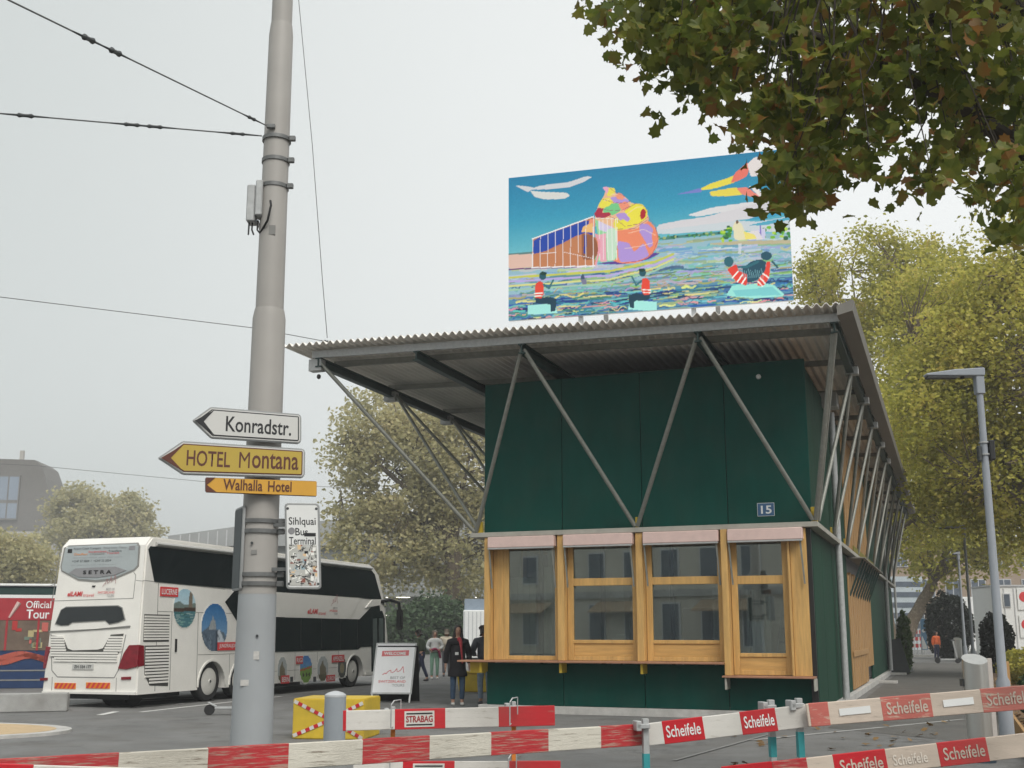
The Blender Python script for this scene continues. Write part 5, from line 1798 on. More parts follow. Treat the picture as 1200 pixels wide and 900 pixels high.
lb = at(1181, 870, 15.5)
street_lamp('grey street lamp with black control box on its pole, the nearest, right of the kiosk', (lb.x, lb.y, 0), 5.22, .76, box=True)
l2 = at(1140, 760, 44)
street_lamp('slim street lamp farther along the path, its flat head just clear of the dark shrub', (l2.x, l2.y, 0), (741 - 619) * 44 / 1335 + CH, .95)
l3 = at(1131, 760, 52)
street_lamp('thin dark lamp post just left of the far slim lamp', (l3.x, l3.y, 0), (741 - 650) * 52 / 1335 + CH, .25)

M_inox = mat('brushed steel', (0.52, 0.52, 0.50), 0.32, 0.08, 2, metal=0.75, stretch=(6, 6, .3), dirt=.1)
def bin_(label, base, r, h):
    t = thing('litter_bin', label, 'litter bin', base, R(-95), 'steel litter bins')
    n = 24
    vs, fs = [], []
    for i in range(n):
        a = 2 * math.pi * i / n
        x, y = r * math.cos(a), r * math.sin(a)
        vs += [(x, y, .14), (x, y, h - .13 * (x / r + 1) * .5)]
    for i in range(n):
        j = (i + 1) % n
        fs.append((2 * i, 2 * j, 2 * j + 1, 2 * i + 1))
    fs.append(tuple(2 * i + 1 for i in range(n)))
    fs.append(tuple(2 * i for i in reversed(range(n))))
    MB().add(vs, fs).build('shell', M_inox, t, smooth=True)
    MB().lathe((0, 0, 0), [(r * 1.1, 0), (r * 1.1, .12), (r * .95, .139)], 24).build('base', mat('bin base', (.035, .06, .085), .5, .1, 6), t, smooth=True)
    MB().box(-.16 * r / .17, .02, -r - .012, -r * .72, h - .42, h - .32).build('mouth', M_dark, t, bev=.01)
    MB().box(-r - .03, -r + .01, -.05, .05, .3, h - .1).build('hinge_post', M_dark, t, bev=.006)
    return t


b1 = gnd(1151, 893)
bin_('tall brushed steel litter bin with slanted top beside the nearest street lamp', (b1.x, b1.y, 0), .158, 1.37)
b2 = at(1125, 790, 67)
bin_('small steel litter bin at the far end of the path before the dark shrub', (b2.x, b2.y, 0), .22, 1.35)
st = at(1164, 840, 16.6)
sp_ = thing('steel_post', 'pale flat steel post between the litter bin and the nearest street lamp', 'post', (st.x, st.y, 0))
MB().box(-.035, .035, -.02, .02, 0, 1.28).build('flat', mat('pale post', (.5, .46, .43), .5, .1, 4), sp_, bev=.004)
MB().box(-.08, .08, -.08, .08, 0, .015).build('base_plate', M_galv, sp_)
wp = at(1182, 850, 17.2)
wpt = thing('timber_post', 'brown timber post behind the nearest street lamp at the bed edge', 'post', (wp.x, wp.y, 0))
MB().box(-.06, .06, -.06, .06, 0, 1.22).build('post', M_plank, wpt, bev=.006)

# things along the right wall
lb_ = KO + KX * (.12) + VAX * 25.5
fb = thing('folding_board', 'dark folded boards leaning together at the far right wall of the kiosk', 'board', (lb_.x, lb_.y, .0), -KA)
for k in (0, 1):
    mb = MB().bar((.34 + k * .12, k * .8, 0), (.02, k * .8, 1.35 - .2 * k), .75, .05, (0, 1, 0))
    mb.build('board', M_dark if k == 0 else M_galv, fb, bev=.006)

# ------------------------------------------------------------------ trees and shrubs
L_bg = leaf_mat('plane leaves yellow-green', [(0.0, (.19, .20, .04)), (.3, (.33, .33, .06)), (.5, (.47, .45, .085)), (.75, (.60, .54, .13)), (1.0, (.55, .41, .11))], .55, patch=.5)
L_mid = leaf_mat('plane leaves olive hazed', [(0.0, (.34, .33, .17)), (.5, (.49, .455, .24)), (.8, (.58, .52, .29)), (1.0, (.54, .43, .24))], .52, patch=.3)  # olive paled and greyed, so distance haze is put into the leaf colour
L_fg = leaf_mat('plane leaves near', [(0.0, (.050, .078, .012)), (.35, (.11, .14, .022)), (.62, (.20, .21, .036)), (.74, (.21, .155, .035)), (.82, (.24, .115, .03)), (1.0, (.33, .17, .05))], .5, .5, patch=1.6)
L_dark = leaf_mat('yew needles', [(0.0, (.006, .010, .007)), (1.0, (.018, .026, .014))], .1)
L_ivy = leaf_mat('ivy leaves', [(0.0, (.05, .10, .03)), (1.0, (.14, .20, .07))], .3)
L_hedge = leaf_mat('hedge leaves', [(0.0, (.035, .075, .035)), (1.0, (.10, .15, .07))], .3)
M_bark = mat('plane bark', (0.16, 0.125, 0.09), 0.9, 0.25, 4, 0.5, 20, col2=(.27, .235, .18), thr=.56)
M_bark2 = mat('dark bark', (0.045, 0.036, 0.027), 0.9, 0.3, 6, 0.5, 30)

QUAD = np.array([(0, -.5, 0), (.33, 0.05, .06), (0, .5, -.02), (-.33, .05, .06)])
LOBED = np.array([(0, -.45, 0), (.22, -.30, .03), (.46, -.28, .05), (.36, -.02, .05), (.50, .20, .04), (.24, .20, .03), (0, .55, -.03),
                  (-.24, .20, .03), (-.50, .20, .04), (-.36, -.02, .05), (-.46, -.28, .05), (-.22, -.30, .03)])


def leaves(centers, size, shape, rng, flat=.85):
    n = len(centers)
    k = len(shape)
    a = rng.uniform(0, 2 * math.pi, n)
    tilt_ = rng.normal(0, flat, n)
    tilt2 = rng.normal(0, flat, n)
    s = size * rng.uniform(.65, 1.25, n)
    P = np.broadcast_to(shape, (n, k, 3)).copy() * s[:, None, None]
    ca, sa = np.cos(tilt_), np.sin(tilt_)
    y, z = P[..., 1].copy(), P[..., 2].copy()
    P[..., 1], P[..., 2] = y * ca[:, None] - z * sa[:, None], y * sa[:, None] + z * ca[:, None]
    ca, sa = np.cos(tilt2), np.sin(tilt2)
    x, z = P[..., 0].copy(), P[..., 2].copy()
    P[..., 0], P[..., 2] = x * ca[:, None] + z * sa[:, None], -x * sa[:, None] + z * ca[:, None]
    ca, sa = np.cos(a), np.sin(a)
    x, y = P[..., 0].copy(), P[..., 1].copy()
    P[..., 0], P[..., 1] = x * ca[:, None] - y * sa[:, None], x * sa[:, None] + y * ca[:, None]
    P += centers[:, None, :]
    V = P.reshape(-1, 3)
    return V, np.arange(n) * k, np.full(n, k), np.arange(n * k)


def tree(name, label, base, trunk_r, fork_h, blobs, nclump, nleaf, lsize, lm, seed, group='trees', bark=None, lean=(0, 0), clump_r=.75, shape=QUAD, cat='tree', top=None):
    """blobs: (x,y,z,rx,ry,rz) crown volumes in world metres. Trunk with limbs, thin branches, and leaf clumps at their ends"""
    rng = np.random.default_rng(seed)
    base = Vector(base)
    t = thing(name, label, cat, base, 0, group)
    bark = bark or M_bark
    fork = base + Vector((lean[0], lean[1], fork_h))
    mb = MB()
    n = 8
    tp, tr = [], []
    for i in range(n + 1):
        f = i / n
        p = base.lerp(fork, f) + Vector((rng.normal(0, .06), rng.normal(0, .06), 0)) * (f > 0) * trunk_r * 2
        tp.append(p)
        tr.append(trunk_r * (1.25 - .5 * f if f > .1 else 1.5))
    mb.tube(tp, tr, 12)
    lv = np.array([b[3] * b[4] * b[5] for b in blobs])
    lv = lv / lv.sum()
    limbs = []
    for bi, b in enumerate(blobs):
        for j in range(max(2, int(9 * lv[bi] + 1))):
            d = rng.normal(0, 1, 3)
            d /= np.linalg.norm(d)
            end = Vector((b[0] + d[0] * b[3] * .62, b[1] + d[1] * b[4] * .62, b[2] + d[2] * b[5] * .62))
            mid = fork.lerp(end, .5) + Vector((0, 0, .12 * (end - fork).length)) + Vector(rng.normal(0, .3, 3))
            pts = []
            for q in range(8):
                f = q / 7
                pts.append(fork * (1 - f) ** 2 + mid * 2 * f * (1 - f) + end * f * f + Vector(rng.normal(0, .06, 3)) * (q > 0))
            r0 = trunk_r * rng.uniform(.32, .5)
            mb.tube(pts, [r0 * (1 - .85 * q / 7) for q in range(8)], 7)
            limbs += pts[2:]
    mb.build('trunk', bark, t, world=True, smooth=True)
    LP = np.array(limbs)
    cents = []
    br = MB()
    for c in range(nclump):
        b = blobs[int(rng.choice(len(blobs), p=lv))]
        d = rng.normal(0, 1, 3)
        d /= np.linalg.norm(d)
        r = rng.uniform(.45, 1.0) ** .4
        p = np.array([b[0] + d[0] * b[3] * r, b[1] + d[1] * b[4] * r, b[2] + d[2] * b[5] * r])
        if p[2] < .4: continue
        cents.append(p)
        k = int(np.argmin(((LP - p) ** 2).sum(1) + rng.uniform(0, 1, len(LP)) * .8))
        a = Vector(LP[k])
        e = Vector(p)
        m_ = a.lerp(e, .5) + Vector(rng.normal(0, .12, 3)) * (e - a).length
        br.tube([a, m_, e], [trunk_r * .09 + .012, trunk_r * .05 + .009, .006], 5, caps=False)
    br.build('branches', bark, t, world=True, smooth=True, kind='stuff')
    cents = np.array(cents)
    per = rng.integers(int(nleaf * .45), int(nleaf * 1.5), len(cents))
    C = np.repeat(cents, per, 0)
    C = C + np.clip(rng.normal(0, 1, C.shape), -1.7, 1.7) * np.repeat(rng.uniform(.5, 1.15, len(cents)), per)[:, None] * clump_r * np.array([1, 1, .75])
    o = mesh_np('foliage', *leaves(C, lsize, shape, rng), lm, t, True, 'stuff')
    return t


def PB(px, py, Y, rpx, rpy, dy=None):
    """crown blob from photo centre and radii at distance Y"""
    p = at(px, py, Y)
    k = Y / 1335.
    return (p.x, p.y, p.z, rpx * k, dy if dy else rpx * k, rpy * k)


def gb(px, Y, z=0.0):
    p = at(px, 760, Y)
    return (p.x, p.y, z)


tree('plane_tree', 'big yellow-green plane tree filling the view behind the street lamp at the right', gb(1232, 40), .42, 5.5,
     [PB(1205, 420, 40, 120, 130), PB(1120, 500, 41, 85, 105), PB(1210, 570, 40, 100, 70), PB(1110, 380, 43, 75, 80), PB(1190, 300, 40, 60, 40)], 640, 108, .185, L_bg, 11, 'plane trees along the path', clump_r=.6)
tree('plane_tree', 'yellow-green plane tree rising straight behind the kiosk roof at its right corner', gb(1040, 60), .42, 6.0,
     [PB(1010, 335, 58, 75, 70), PB(1060, 430, 58, 85, 110), PB(1100, 560, 58, 70, 80), PB(1075, 330, 60, 60, 50), PB(965, 345, 59, 38, 40)], 520, 95, .225, L_bg, 12, 'plane trees along the path', clump_r=.62)
tree('plane_tree', 'leaning plane tree at the far end of the path behind the kiosk', gb(1046, 76), .45, 5.0,
     [PB(1105, 620, 76, 70, 62), PB(1170, 615, 74, 60, 50), PB(1060, 560, 76, 50, 70)], 330, 40, .34, L_bg, 13, 'plane trees along the path', lean=(3.2, .5))
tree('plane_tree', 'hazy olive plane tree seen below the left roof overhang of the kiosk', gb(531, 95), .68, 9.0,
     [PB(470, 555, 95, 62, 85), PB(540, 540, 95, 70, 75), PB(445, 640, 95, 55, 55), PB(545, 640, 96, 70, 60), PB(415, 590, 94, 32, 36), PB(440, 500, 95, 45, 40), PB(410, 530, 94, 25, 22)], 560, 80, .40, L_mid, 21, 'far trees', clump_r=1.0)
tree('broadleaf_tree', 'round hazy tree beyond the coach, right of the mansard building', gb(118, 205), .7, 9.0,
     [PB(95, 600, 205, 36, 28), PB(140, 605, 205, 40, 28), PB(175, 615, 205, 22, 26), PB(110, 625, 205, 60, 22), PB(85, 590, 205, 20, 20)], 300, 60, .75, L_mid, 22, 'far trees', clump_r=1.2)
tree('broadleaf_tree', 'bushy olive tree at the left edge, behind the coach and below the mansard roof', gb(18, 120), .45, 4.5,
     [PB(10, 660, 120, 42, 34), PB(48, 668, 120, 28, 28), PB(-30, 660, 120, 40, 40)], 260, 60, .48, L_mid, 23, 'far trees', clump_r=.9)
tree('broadleaf_tree', 'dark green tree behind the pedestrians, left of the kiosk', gb(490, 88), .3, 2.0,
     [PB(487, 735, 88, 34, 22), PB(520, 728, 88, 24, 20), PB(500, 718, 88, 16, 14)], 200, 60, .34, L_hedge, 24, 'far trees')

# near plane tree: its trunk stands right of the frame, one bough reaches in over the path
fgt = thing('plane_tree', 'near plane tree whose dark leafy bough hangs into the top right of the view', 'tree', (7.4, 10.2, 0), 0)
rng = np.random.default_rng(31)
trunk_top = Vector((7.2, 10.0, 6.0))
mb = MB().tube([(7.4, 10.2, 0), (7.38, 10.2, .6), (7.3, 10.1, 3), (7.2, 10.0, 6.0), (7.25, 10.1, 8.5)], [.48, .36, .31, .27, .12], 14)
limb_px = [(1310, 250, 9.6), (1200, 176, 9.2), (1130, 128, 8.9), (1050, 80, 8.6), (960, 45, 8.3), (870, 5, 8.1), (760, -60, 8.0)]
limb = [trunk_top - Vector((0, 0, 2.2))] + [at(*p) for p in limb_px]
mb.tube(limb, [.16, .10, .085, .07, .055, .04, .03, .015], 9)
limb2 = [at(1130, 128, 8.9), at(1100, 60, 8.3), at(1080, -30, 7.6), at(1060, -120, 7.2)]
mb.tube(limb2, [.05, .04, .03, .02], 7)
limb3 = [trunk_top] + [at(*p) for p in [(1240, 20, 8.4), (1130, -20, 7.6), (980, -60, 7.2), (800, -110, 7.2)]]
mb.tube(limb3, [.12, .09, .07, .05, .02], 8)
mb.build('trunk', M_bark2, fgt, world=True, smooth=True)
out_ = [(664, -40), (668, 10), (700, 4), (722, 30), (748, 56), (768, 94), (790, 116), (815, 104), (850, 120), (884, 146), (898, 184), (914, 222), (938, 244), (955, 240), (966, 206), (985, 188),
        (1010, 206), (1030, 190), (1042, 214), (1092, 218), (1120, 206), (1150, 222), (1168, 230), (1186, 262), (1260, 300), (1260, -60)]
pin = Paint(*np.meshgrid(np.linspace(640, 1260, 320), np.linspace(-60, 300, 200)), (0, 0, 0))
msk = pin.inpoly(out_)
cand = np.argwhere(msk)
allL = []
for ch_ in (limb, limb2, limb3):
    for a_, b_ in zip(ch_[:-1], ch_[1:]):
        allL += [a_.lerp(b_, f_ / 7) for f_ in range(7)]
allL = np.array(allL)
tw = MB()
cl = []
# thin places where sky shows through
holes = [(905, 60, 26), (1040, 178, 16), (1015, 200, 18), (1130, 200, 18), (985, 150, 14), (1180, 150, 16), (790, 95, 16), (1060, 110, 12)]
for k in range(380):
    j, i = cand[int(rng.integers(len(cand)))]
    px, py = pin.X[j, i], pin.Y[j, i]
    if k >= 300 and px > 860: continue
    if any((px - hx) ** 2 + (py - hy) ** 2 < hr ** 2 for hx, hy, hr in holes): continue
    if px < 690 or (px < 730 and rng.random() < .4): continue
    Yd = rng.uniform(7.0, 10.2) if px > 860 else rng.uniform(7.2, 8.8)
    if abs((py - 128) - (px - 1130) * .69) < 26 and px > 1095: Yd = rng.uniform(9.6, 10.6)   # the bare bough shows here
    p = at(px, py, Yd)
    cl.append((p, px, py))
    d2 = ((allL - np.array(p)) ** 2).sum(1)
    a = Vector(allL[int(np.argmin(d2 + rng.uniform(0, .6, len(d2))))])
    if (a - p).length < 1.9:
        m_ = a.lerp(p, .5) + Vector(rng.normal(0, .1, 3))
        tw.tube([a, m_ + Vector((0, 0, .12)), p], [.010, .007, .003], 5, caps=False)
tw.build('branches', M_bark2, fgt, world=True, smooth=True, kind='stuff')
cen = []
for p, px, py in cl:
    edge_ = px < 760
    n_ = int(rng.integers(15, 26)) if not edge_ else int(rng.integers(12, 22))
    q = np.array(p) + rng.normal(0, 1, (n_, 3)) * np.array([.14, .22, .12])
    cen.append(q)
cen = np.concatenate(cen)
rng.shuffle(cen)
dist = np.linalg.norm(cen - np.array(CAM), axis=1)
order = np.argsort(dist)
big, rest = cen[order[:300]], cen[order[300:]]
LEAFN = np.array([(0, -.42, 0), (.16, -.36, 0), (.36, -.38, 0), (.33, -.22, 0), (.52, -.04, 0), (.36, .06, 0), (.40, .28, 0), (.20, .26, 0), (.10, .40, 0), (0, .58, 0),
                  (-.10, .40, 0), (-.20, .26, 0), (-.40, .28, 0), (-.36, .06, 0), (-.52, -.04, 0), (-.33, -.22, 0), (-.36, -.38, 0), (-.16, -.36, 0)])
LEAFN[:, 2] = .38 * np.abs(LEAFN[:, 0]) - .45 * LEAFN[:, 1] ** 2
mesh_np('foliage', *leaves(rest, .118, LEAFN, rng, .95), L_fg, fgt, True, 'stuff')
lms = []
for v in range(4):
    sh = LEAFN.copy()
    sh[:, :2] += rng.normal(0, .025, (len(sh), 2))
    sh[:, 2] += np.abs(sh[:, 0]) * rng.normal(0, .25) + sh[:, 1] ** 2 * rng.normal(0, .3)
    vs = [(0, -.02, .0)] + [tuple(s_) for s_ in sh]
    st_ = [(0, -.42, 0), (.006, -.42, 0), (.02, -.72, .06), (.012, -.72, .06)]
    nv = len(vs)
    me = bpy.data.meshes.new('leaf')
    me.from_pydata(vs + st_, [], [(0, 1 + i, 1 + (i + 1) % (nv - 1)) for i in range(nv - 1)] + [tuple(nv + i for i in range(4))])
    me.materials.append(L_fg)
    lms.append(me)
fo = Vector(fgt.location)
for i, c in enumerate(big):
    o = bpy.data.objects.new('leaf', lms[i % 4])
    COL.objects.link(o)
    o.parent = fgt
    s_ = .125 * rng.uniform(.65, 1.35)
    o.location = Vector(c) - fo
    o.rotation_euler = (rng.normal(0, .75), rng.normal(0, .75), rng.uniform(0, 6.3))
    o.scale = (s_, s_, s_)


def shrub(name, label, base, rx, rz, n, size, lm, seed, group='clipped dark shrubs', stem=.12, cat='shrub'):
    rng = np.random.default_rng(seed)
    t = thing(name, label, cat, base, 0, group)
    d = rng.normal(0, 1, (n, 3))
    d /= np.linalg.norm(d, axis=1)[:, None]
    r = rng.uniform(.5, 1, n) ** .45
    lump = 1 + .10 * np.sin(d[:, 0] * 7 + seed) * np.cos(d[:, 2] * 6) + .07 * np.sin(d[:, 1] * 11)
    C = d * (r * lump)[:, None] * np.array([rx, rx, rz]) + np.array([base[0], base[1], base[2] + rz * .98])
    C = C[C[:, 2] > .03]
    MB().tube([(0, 0, 0), (.02, 0, rz * .6), (0, .03, rz * 1.2)], [stem, stem * .8, stem * .4], 8).build('stem', M_bark2, t, smooth=True)
    mesh_np('foliage', *leaves(C, size, QUAD, rng, 1.0), lm, t, True, 'stuff')
    return t


s1_ = at(1122, 760, 70)
shrub('yew_shrub', 'tall dark clipped yew behind the slim lamp post, larger of the two', (s1_.x, s1_.y + 1, 0), 1.42, 2.05, 10000, .2, L_dark, 41)
s2_ = at(1170, 770, 46)
shrub('yew_shrub', 'dark clipped yew behind the nearest street lamp, smaller of the two', (s2_.x, s2_.y, 0), .66, 1.22, 6000, .14, L_dark, 42)
s3_ = at(1212, 780, 21)
shrub('laurel_bush', 'dark leafy bush cut by the right edge in the planting bed', (s3_.x + .1, s3_.y, 0), .42, .52, 1500, .14, L_hedge, 43, 'low bushes')
s4_ = at(1190, 760, 34)
shrub('low_bush', 'low yellow-green bush beyond the bed at the right edge', (s4_.x + 1.2, s4_.y + 2, 0), .9, .6, 2500, .14, L_bg, 44, 'low bushes')
s5_ = at(1061, 770, 46)
shrub('ivy_bush', 'green climbing bush at the far corner of the kiosk', (s5_.x, s5_.y, 0), .28, 1.25, 900, .2, L_ivy, 45, 'low bushes')

# fallen leaves on path and asphalt
rng = np.random.default_rng(50)
C = []
for k in range(150):
    px, py = rng.uniform(840, 1135), rng.uniform(835, 900)
    if k < 12: px = rng.uniform(330, 840)
    g = gnd(px, py)
    C.append((g.x, g.y, .025))
for k in range(900):
    p = KO + KX * rng.uniform(3.5, 9) + VAX * rng.uniform(-9, 20)
    C.append((p.x, p.y, .085))
L_fall = leaf_mat('fallen leaves', [(0, (.10, .06, .025)), (.5, (.22, .13, .05)), (.8, (.33, .22, .10)), (1, (.42, .30, .16))], .1)
keep = np.array(C)
keep = keep[rng.random(len(keep)) < np.where(keep[:, 2] < .05, .45, 1)]
o = mesh_np('fallen_leaves', *leaves(keep, .13, LOBED, rng, .25), L_fall)
tag(o, kind='stuff', label='brown fallen leaves scattered on the path and in the planting bed')

# ------------------------------------------------------------------ people
M_skin = mat('skin', (0.42, 0.24, 0.17), 0.6, 0.06, 6)
M_hairD = mat('dark hair', (0.016, 0.010, 0.008), 0.5, 0.25, 40, stretch=(8, 8, 1))
M_hairG = mat('grey brown hair', (0.16, 0.13, 0.10), 0.6, 0.25, 40)
M_coat = mat('dark coat', (0.010, 0.009, 0.012), 0.85, 0.25, 8, 0.3, 80)
M_jean = mat('blue jeans', (0.045, 0.085, 0.15), 0.85, 0.2, 14, 0.3, 90)
M_jeanL = mat('light jeans', (0.20, 0.26, 0.33), 0.85, 0.2, 14, 0.3, 90)
M_navy = mat('navy trousers', (0.018, 0.024, 0.06), 0.85, 0.2, 10, 0.3, 90)
M_gtr = mat('green trousers', (0.22, 0.38, 0.28), 0.85, 0.12, 8, 0.2, 90)
M_grtr = mat('grey trousers', (0.08, 0.08, 0.09), 0.85, 0.15, 8, 0.2, 90)
M_puff = mat('puffer jacket', (0.05, 0.055, 0.07), 0.6, 0.2, 6, 0.3, 20)
M_top = mat('pale top', (0.55, 0.56, 0.55), 0.85, 0.08, 6, 0.2, 60)
M_olive = mat('olive top', (0.05, 0.065, 0.04), 0.85, 0.2, 6, 0.2, 60)
M_scarf = mat('red scarf', (0.42, 0.04, 0.055), 0.85, 0.2, 20, 0.3, 60, col2=(.16, .10, .07), thr=.6)
M_magen = mat('magenta jacket', (0.25, 0.02, 0.07), 0.8, 0.15, 8, 0.2, 60)
M_beige = mat('beige canvas', (0.50, 0.44, 0.35), 0.85, 0.1, 8, 0.2, 60)
M_shoe = mat('white shoe', (0.62, 0.61, 0.58), 0.6, 0.06, 8)


def person(label, base, rz, hgt, coat, legs, hair, shoe=M_shoe, coat_len=.0, longhair=False, arms=None, stride=0.0, leanf=0.0, group='people near the kiosk', look=0.0, extra=None):
    """front is local -y. One continuous body; garments and hair are its children"""
    k = hgt / 1.72
    t = thing('person', label, 'person', base, rz, group)
    def q(x, y, z, r, r2=None): return (x * k, (y - leanf * max(0, z - .9)) * k, z * k, r * k, (r2 or r) * k)
    A = arms or [((-.20, .0, 1.40), (-.25, .02, 1.13), (-.24, -.05, .88)), ((.20, .0, 1.40), (.25, .02, 1.13), (.24, -.05, .88))]
    L = [((-.09, 0, .92), (-.10, -.03 - stride * .5, .50), (-.10, .02 - stride, .09)), ((.09, 0, .92), (.10, -.03 + stride * .5, .50), (.10, .02 + stride, .09))]
    V = [q(0, 0, .95, .13, .10), q(0, .0, 1.12, .12, .085), q(0, .01, 1.30, .145, .095), q(0, .01, 1.42, .10, .07), q(0, .0, 1.47, .052), q(0, -.005, 1.53, .055), q(0, -.01, 1.59, .072, .085), q(0, -.01, 1.655, .07, .085), q(0, -.0, 1.705, .045)]
    E_ = [(i, i + 1) for i in range(8)]
    nose = len(V)
    V.append(q(0, -.10, 1.595, .014)); E_.append((6, nose))
    for sx, a in zip((-1, 1), A):
        i0 = len(V)
        V += [q(*a[0], .056), q(*a[1], .040), q(*a[2], .027)]
        E_ += [(3, i0), (i0, i0 + 1), (i0 + 1, i0 + 2)]
        w = Vector(a[2]); d = (Vector(a[2]) - Vector(a[1])).normalized()
        pm = w + d * .06
        i1 = len(V)
        V.append(q(*pm, .030, .018)); E_.append((i0 + 2, i1))
        s_ = Vector((0, 1, 0)) - d * d.y
        s_.normalize()
        for fi, (off, ln) in enumerate([(-.026, .070), (-.009, .082), (.009, .076), (.025, .060)]):
            p1 = pm + s_ * off + d * .035
            p2 = p1 + d * (ln * .6) + Vector((-sx * .012, 0, 0))
            j = len(V)
            V += [q(*p1, .0095), q(*p2, .0075)]
            E_ += [(i1, j), (j, j + 1)]
        j = len(V)
        V += [q(*(w + d * .02 + s_ * -.035), .011), q(*(w + d * .065 + s_ * -.05), .008)]
        E_ += [(i1, j), (j, j + 1)]
    for lg in L:
        i0 = len(V)
        V += [q(*lg[0], .085), q(*lg[1], .058), q(*lg[2], .042), q(lg[2][0], lg[2][1] - .10, .045, .032)]
        E_ += [(0, i0), (i0, i0 + 1), (i0 + 1, i0 + 2), (i0 + 2, i0 + 3)]
    skin_mesh('body', V, E_, M_skin, t)
    # trousers
    V, E_ = [q(0, 0, 1.0, .150, .115), q(0, 0, .93, .150, .12)], [(0, 1)]
    for lg in L:
        i0 = len(V)
        V += [q(lg[0][0], lg[0][1], .84, .094), q(*lg[1], .070), q(lg[2][0], lg[2][1], .12, .056)]
        E_ += [(1, i0), (i0, i0 + 1), (i0 + 1, i0 + 2)]
    skin_mesh('trousers', V, E_, legs, t)
    for lg in L:
        x, y = lg[2][0], lg[2][1]
        skin_mesh('shoe', [q(x, y + .05, .055, .046, .05), q(x, y - .06, .045, .045, .042), q(x, y - .15, .035, .040, .03)], [(0, 1), (1, 2)], shoe, t)
    # coat or top with sleeves
    V = [q(0, 0, .93, .19, .15), q(0, 0, 1.12, .18, .14), q(0, .01, 1.30, .195, .14), q(0, .01, 1.41, .15, .10), q(0, 0, 1.475, .072)]
    E_ = [(i, i + 1) for i in range(4)]
    if coat_len:
        V += [q(0, 0, .93 - coat_len * .6, .225, .175), q(0, 0, .93 - coat_len, .24, .19), q(0, 0, .92 - coat_len, .235, .185)]; E_ += [(0, len(V) - 3), (len(V) - 3, len(V) - 2), (len(V) - 2, len(V) - 1)]
    for a in A:
        i0 = len(V)
        V += [q(a[0][0] * .9, a[0][1], a[0][2] - .02, .092), q(*a[1], .075), q(*(Vector(a[2]) * .9 + Vector(a[1]) * .1), .060)]
        E_ += [(3, i0), (i0, i0 + 1), (i0 + 1, i0 + 2)]
    skin_mesh('coat', V, E_, coat, t)
    hv = [q(0, .035, 1.615, .100, .092), q(0, .022, 1.675, .098, .104), q(0, .012, 1.715, .075, .08), q(0, .05, 1.56, .075), q(0, .01, 1.74, .03)]
    he = [(0, 1), (1, 2), (0, 3), (2, 4)]
    if longhair:
        for sx in (-1, 1):
            j = len(hv)
            hv += [q(sx * .065, .02, 1.60, .04), q(sx * .085, .0, 1.48, .045), q(sx * .09, -.03, 1.36, .035)]
            he += [(0, j), (j, j + 1), (j + 1, j + 2)]
        j = len(hv)
        hv += [q(0, .075, 1.46, .085), q(0, .08, 1.34, .07)]
        he += [(3, j), (j, j + 1)]
    skin_mesh('hair', hv, he, hair, t)
    for sx in (-1, 1):
        c = Vector((sx * .030 * k, (-.086 - leanf * .72) * k, 1.615 * k))
        MB().lathe(c, [(.004 * k, 0), (.011 * k, .003 * k), (.004 * k, .008 * k)], 8, (0, -1, 0)).build('eye', M_black, t)
        skin_mesh('ear', [q(sx * .078, .0, 1.60, .012, .02), q(sx * .085, .005, 1.625, .01, .018)], [(0, 1)], M_skin, t, 1)
    c = Vector((0, (-.083 - leanf * .66) * k, 1.555 * k))
    MB().bar(c + Vector((-.022 * k, 0, 0)), c + Vector((.022 * k, 0, 0)), .012 * k, .008 * k).build('mouth', mat('lips', (.30, .09, .08), .5, .05, 5), t)
    if extra:
        extra(t, k, q)
    return t


def w_extra(t, k, q):
    skin_mesh('scarf', [q(-.03, -.08, 1.44, .06), q(.05, -.09, 1.42, .055), q(.06, -.14, 1.25, .05, .025), q(.08, -.155, 1.05, .05, .02), q(.09, -.16, .90, .045, .018)], [(0, 1), (1, 2), (2, 3), (3, 4)], M_scarf, t)
    MB().box(-.075 * k, .0, -.165 * k, -.150 * k, 1.09 * k, 1.15 * k).build('badge', M_white, t)


wb_ = gnd(536, 827)
person('woman in long dark coat and red scarf standing left of the kiosk counter', wb_, R(8), 1.80, M_coat, M_jean, M_hairD, coat_len=.30, longhair=True,
       arms=[((-.19, .0, 1.38), (-.25, .03, 1.12), (-.27, -.03, .86)), ((.19, .0, 1.38), (.25, .03, 1.12), (.25, -.05, .86))], extra=w_extra)
mp_ = gnd(568, 826)
person('man in dark puffer jacket leaning at the kiosk counter, back turned', mp_, R(200), 1.80, M_puff, M_jeanL, M_hairD, shoe=M_grtr, leanf=.12,
       arms=[((-.20, .0, 1.40), (-.30, .0, 1.14), (-.15, -.22, 1.08)), ((.20, .0, 1.40), (.30, .0, 1.14), (.15, -.22, 1.08))])


def pack(m):
    def f(t, k, q):
        skin_mesh('backpack', [q(0, .17, 1.10, .13, .09), q(0, .18, 1.28, .14, .10), q(0, .16, 1.42, .10, .07)], [(0, 1), (1, 2)], m, t)
    return f


def jacket(t, k, q):
    skin_mesh('jacket_over_arm', [q(.10, -.14, 1.10, .10, .05), q(.16, -.14, .92, .11, .05), q(.2, -.10, .74, .08, .045), q(-.20, -.10, 1.02, .10, .05)], [(0, 1), (1, 2), (0, 3)], M_magen, t)


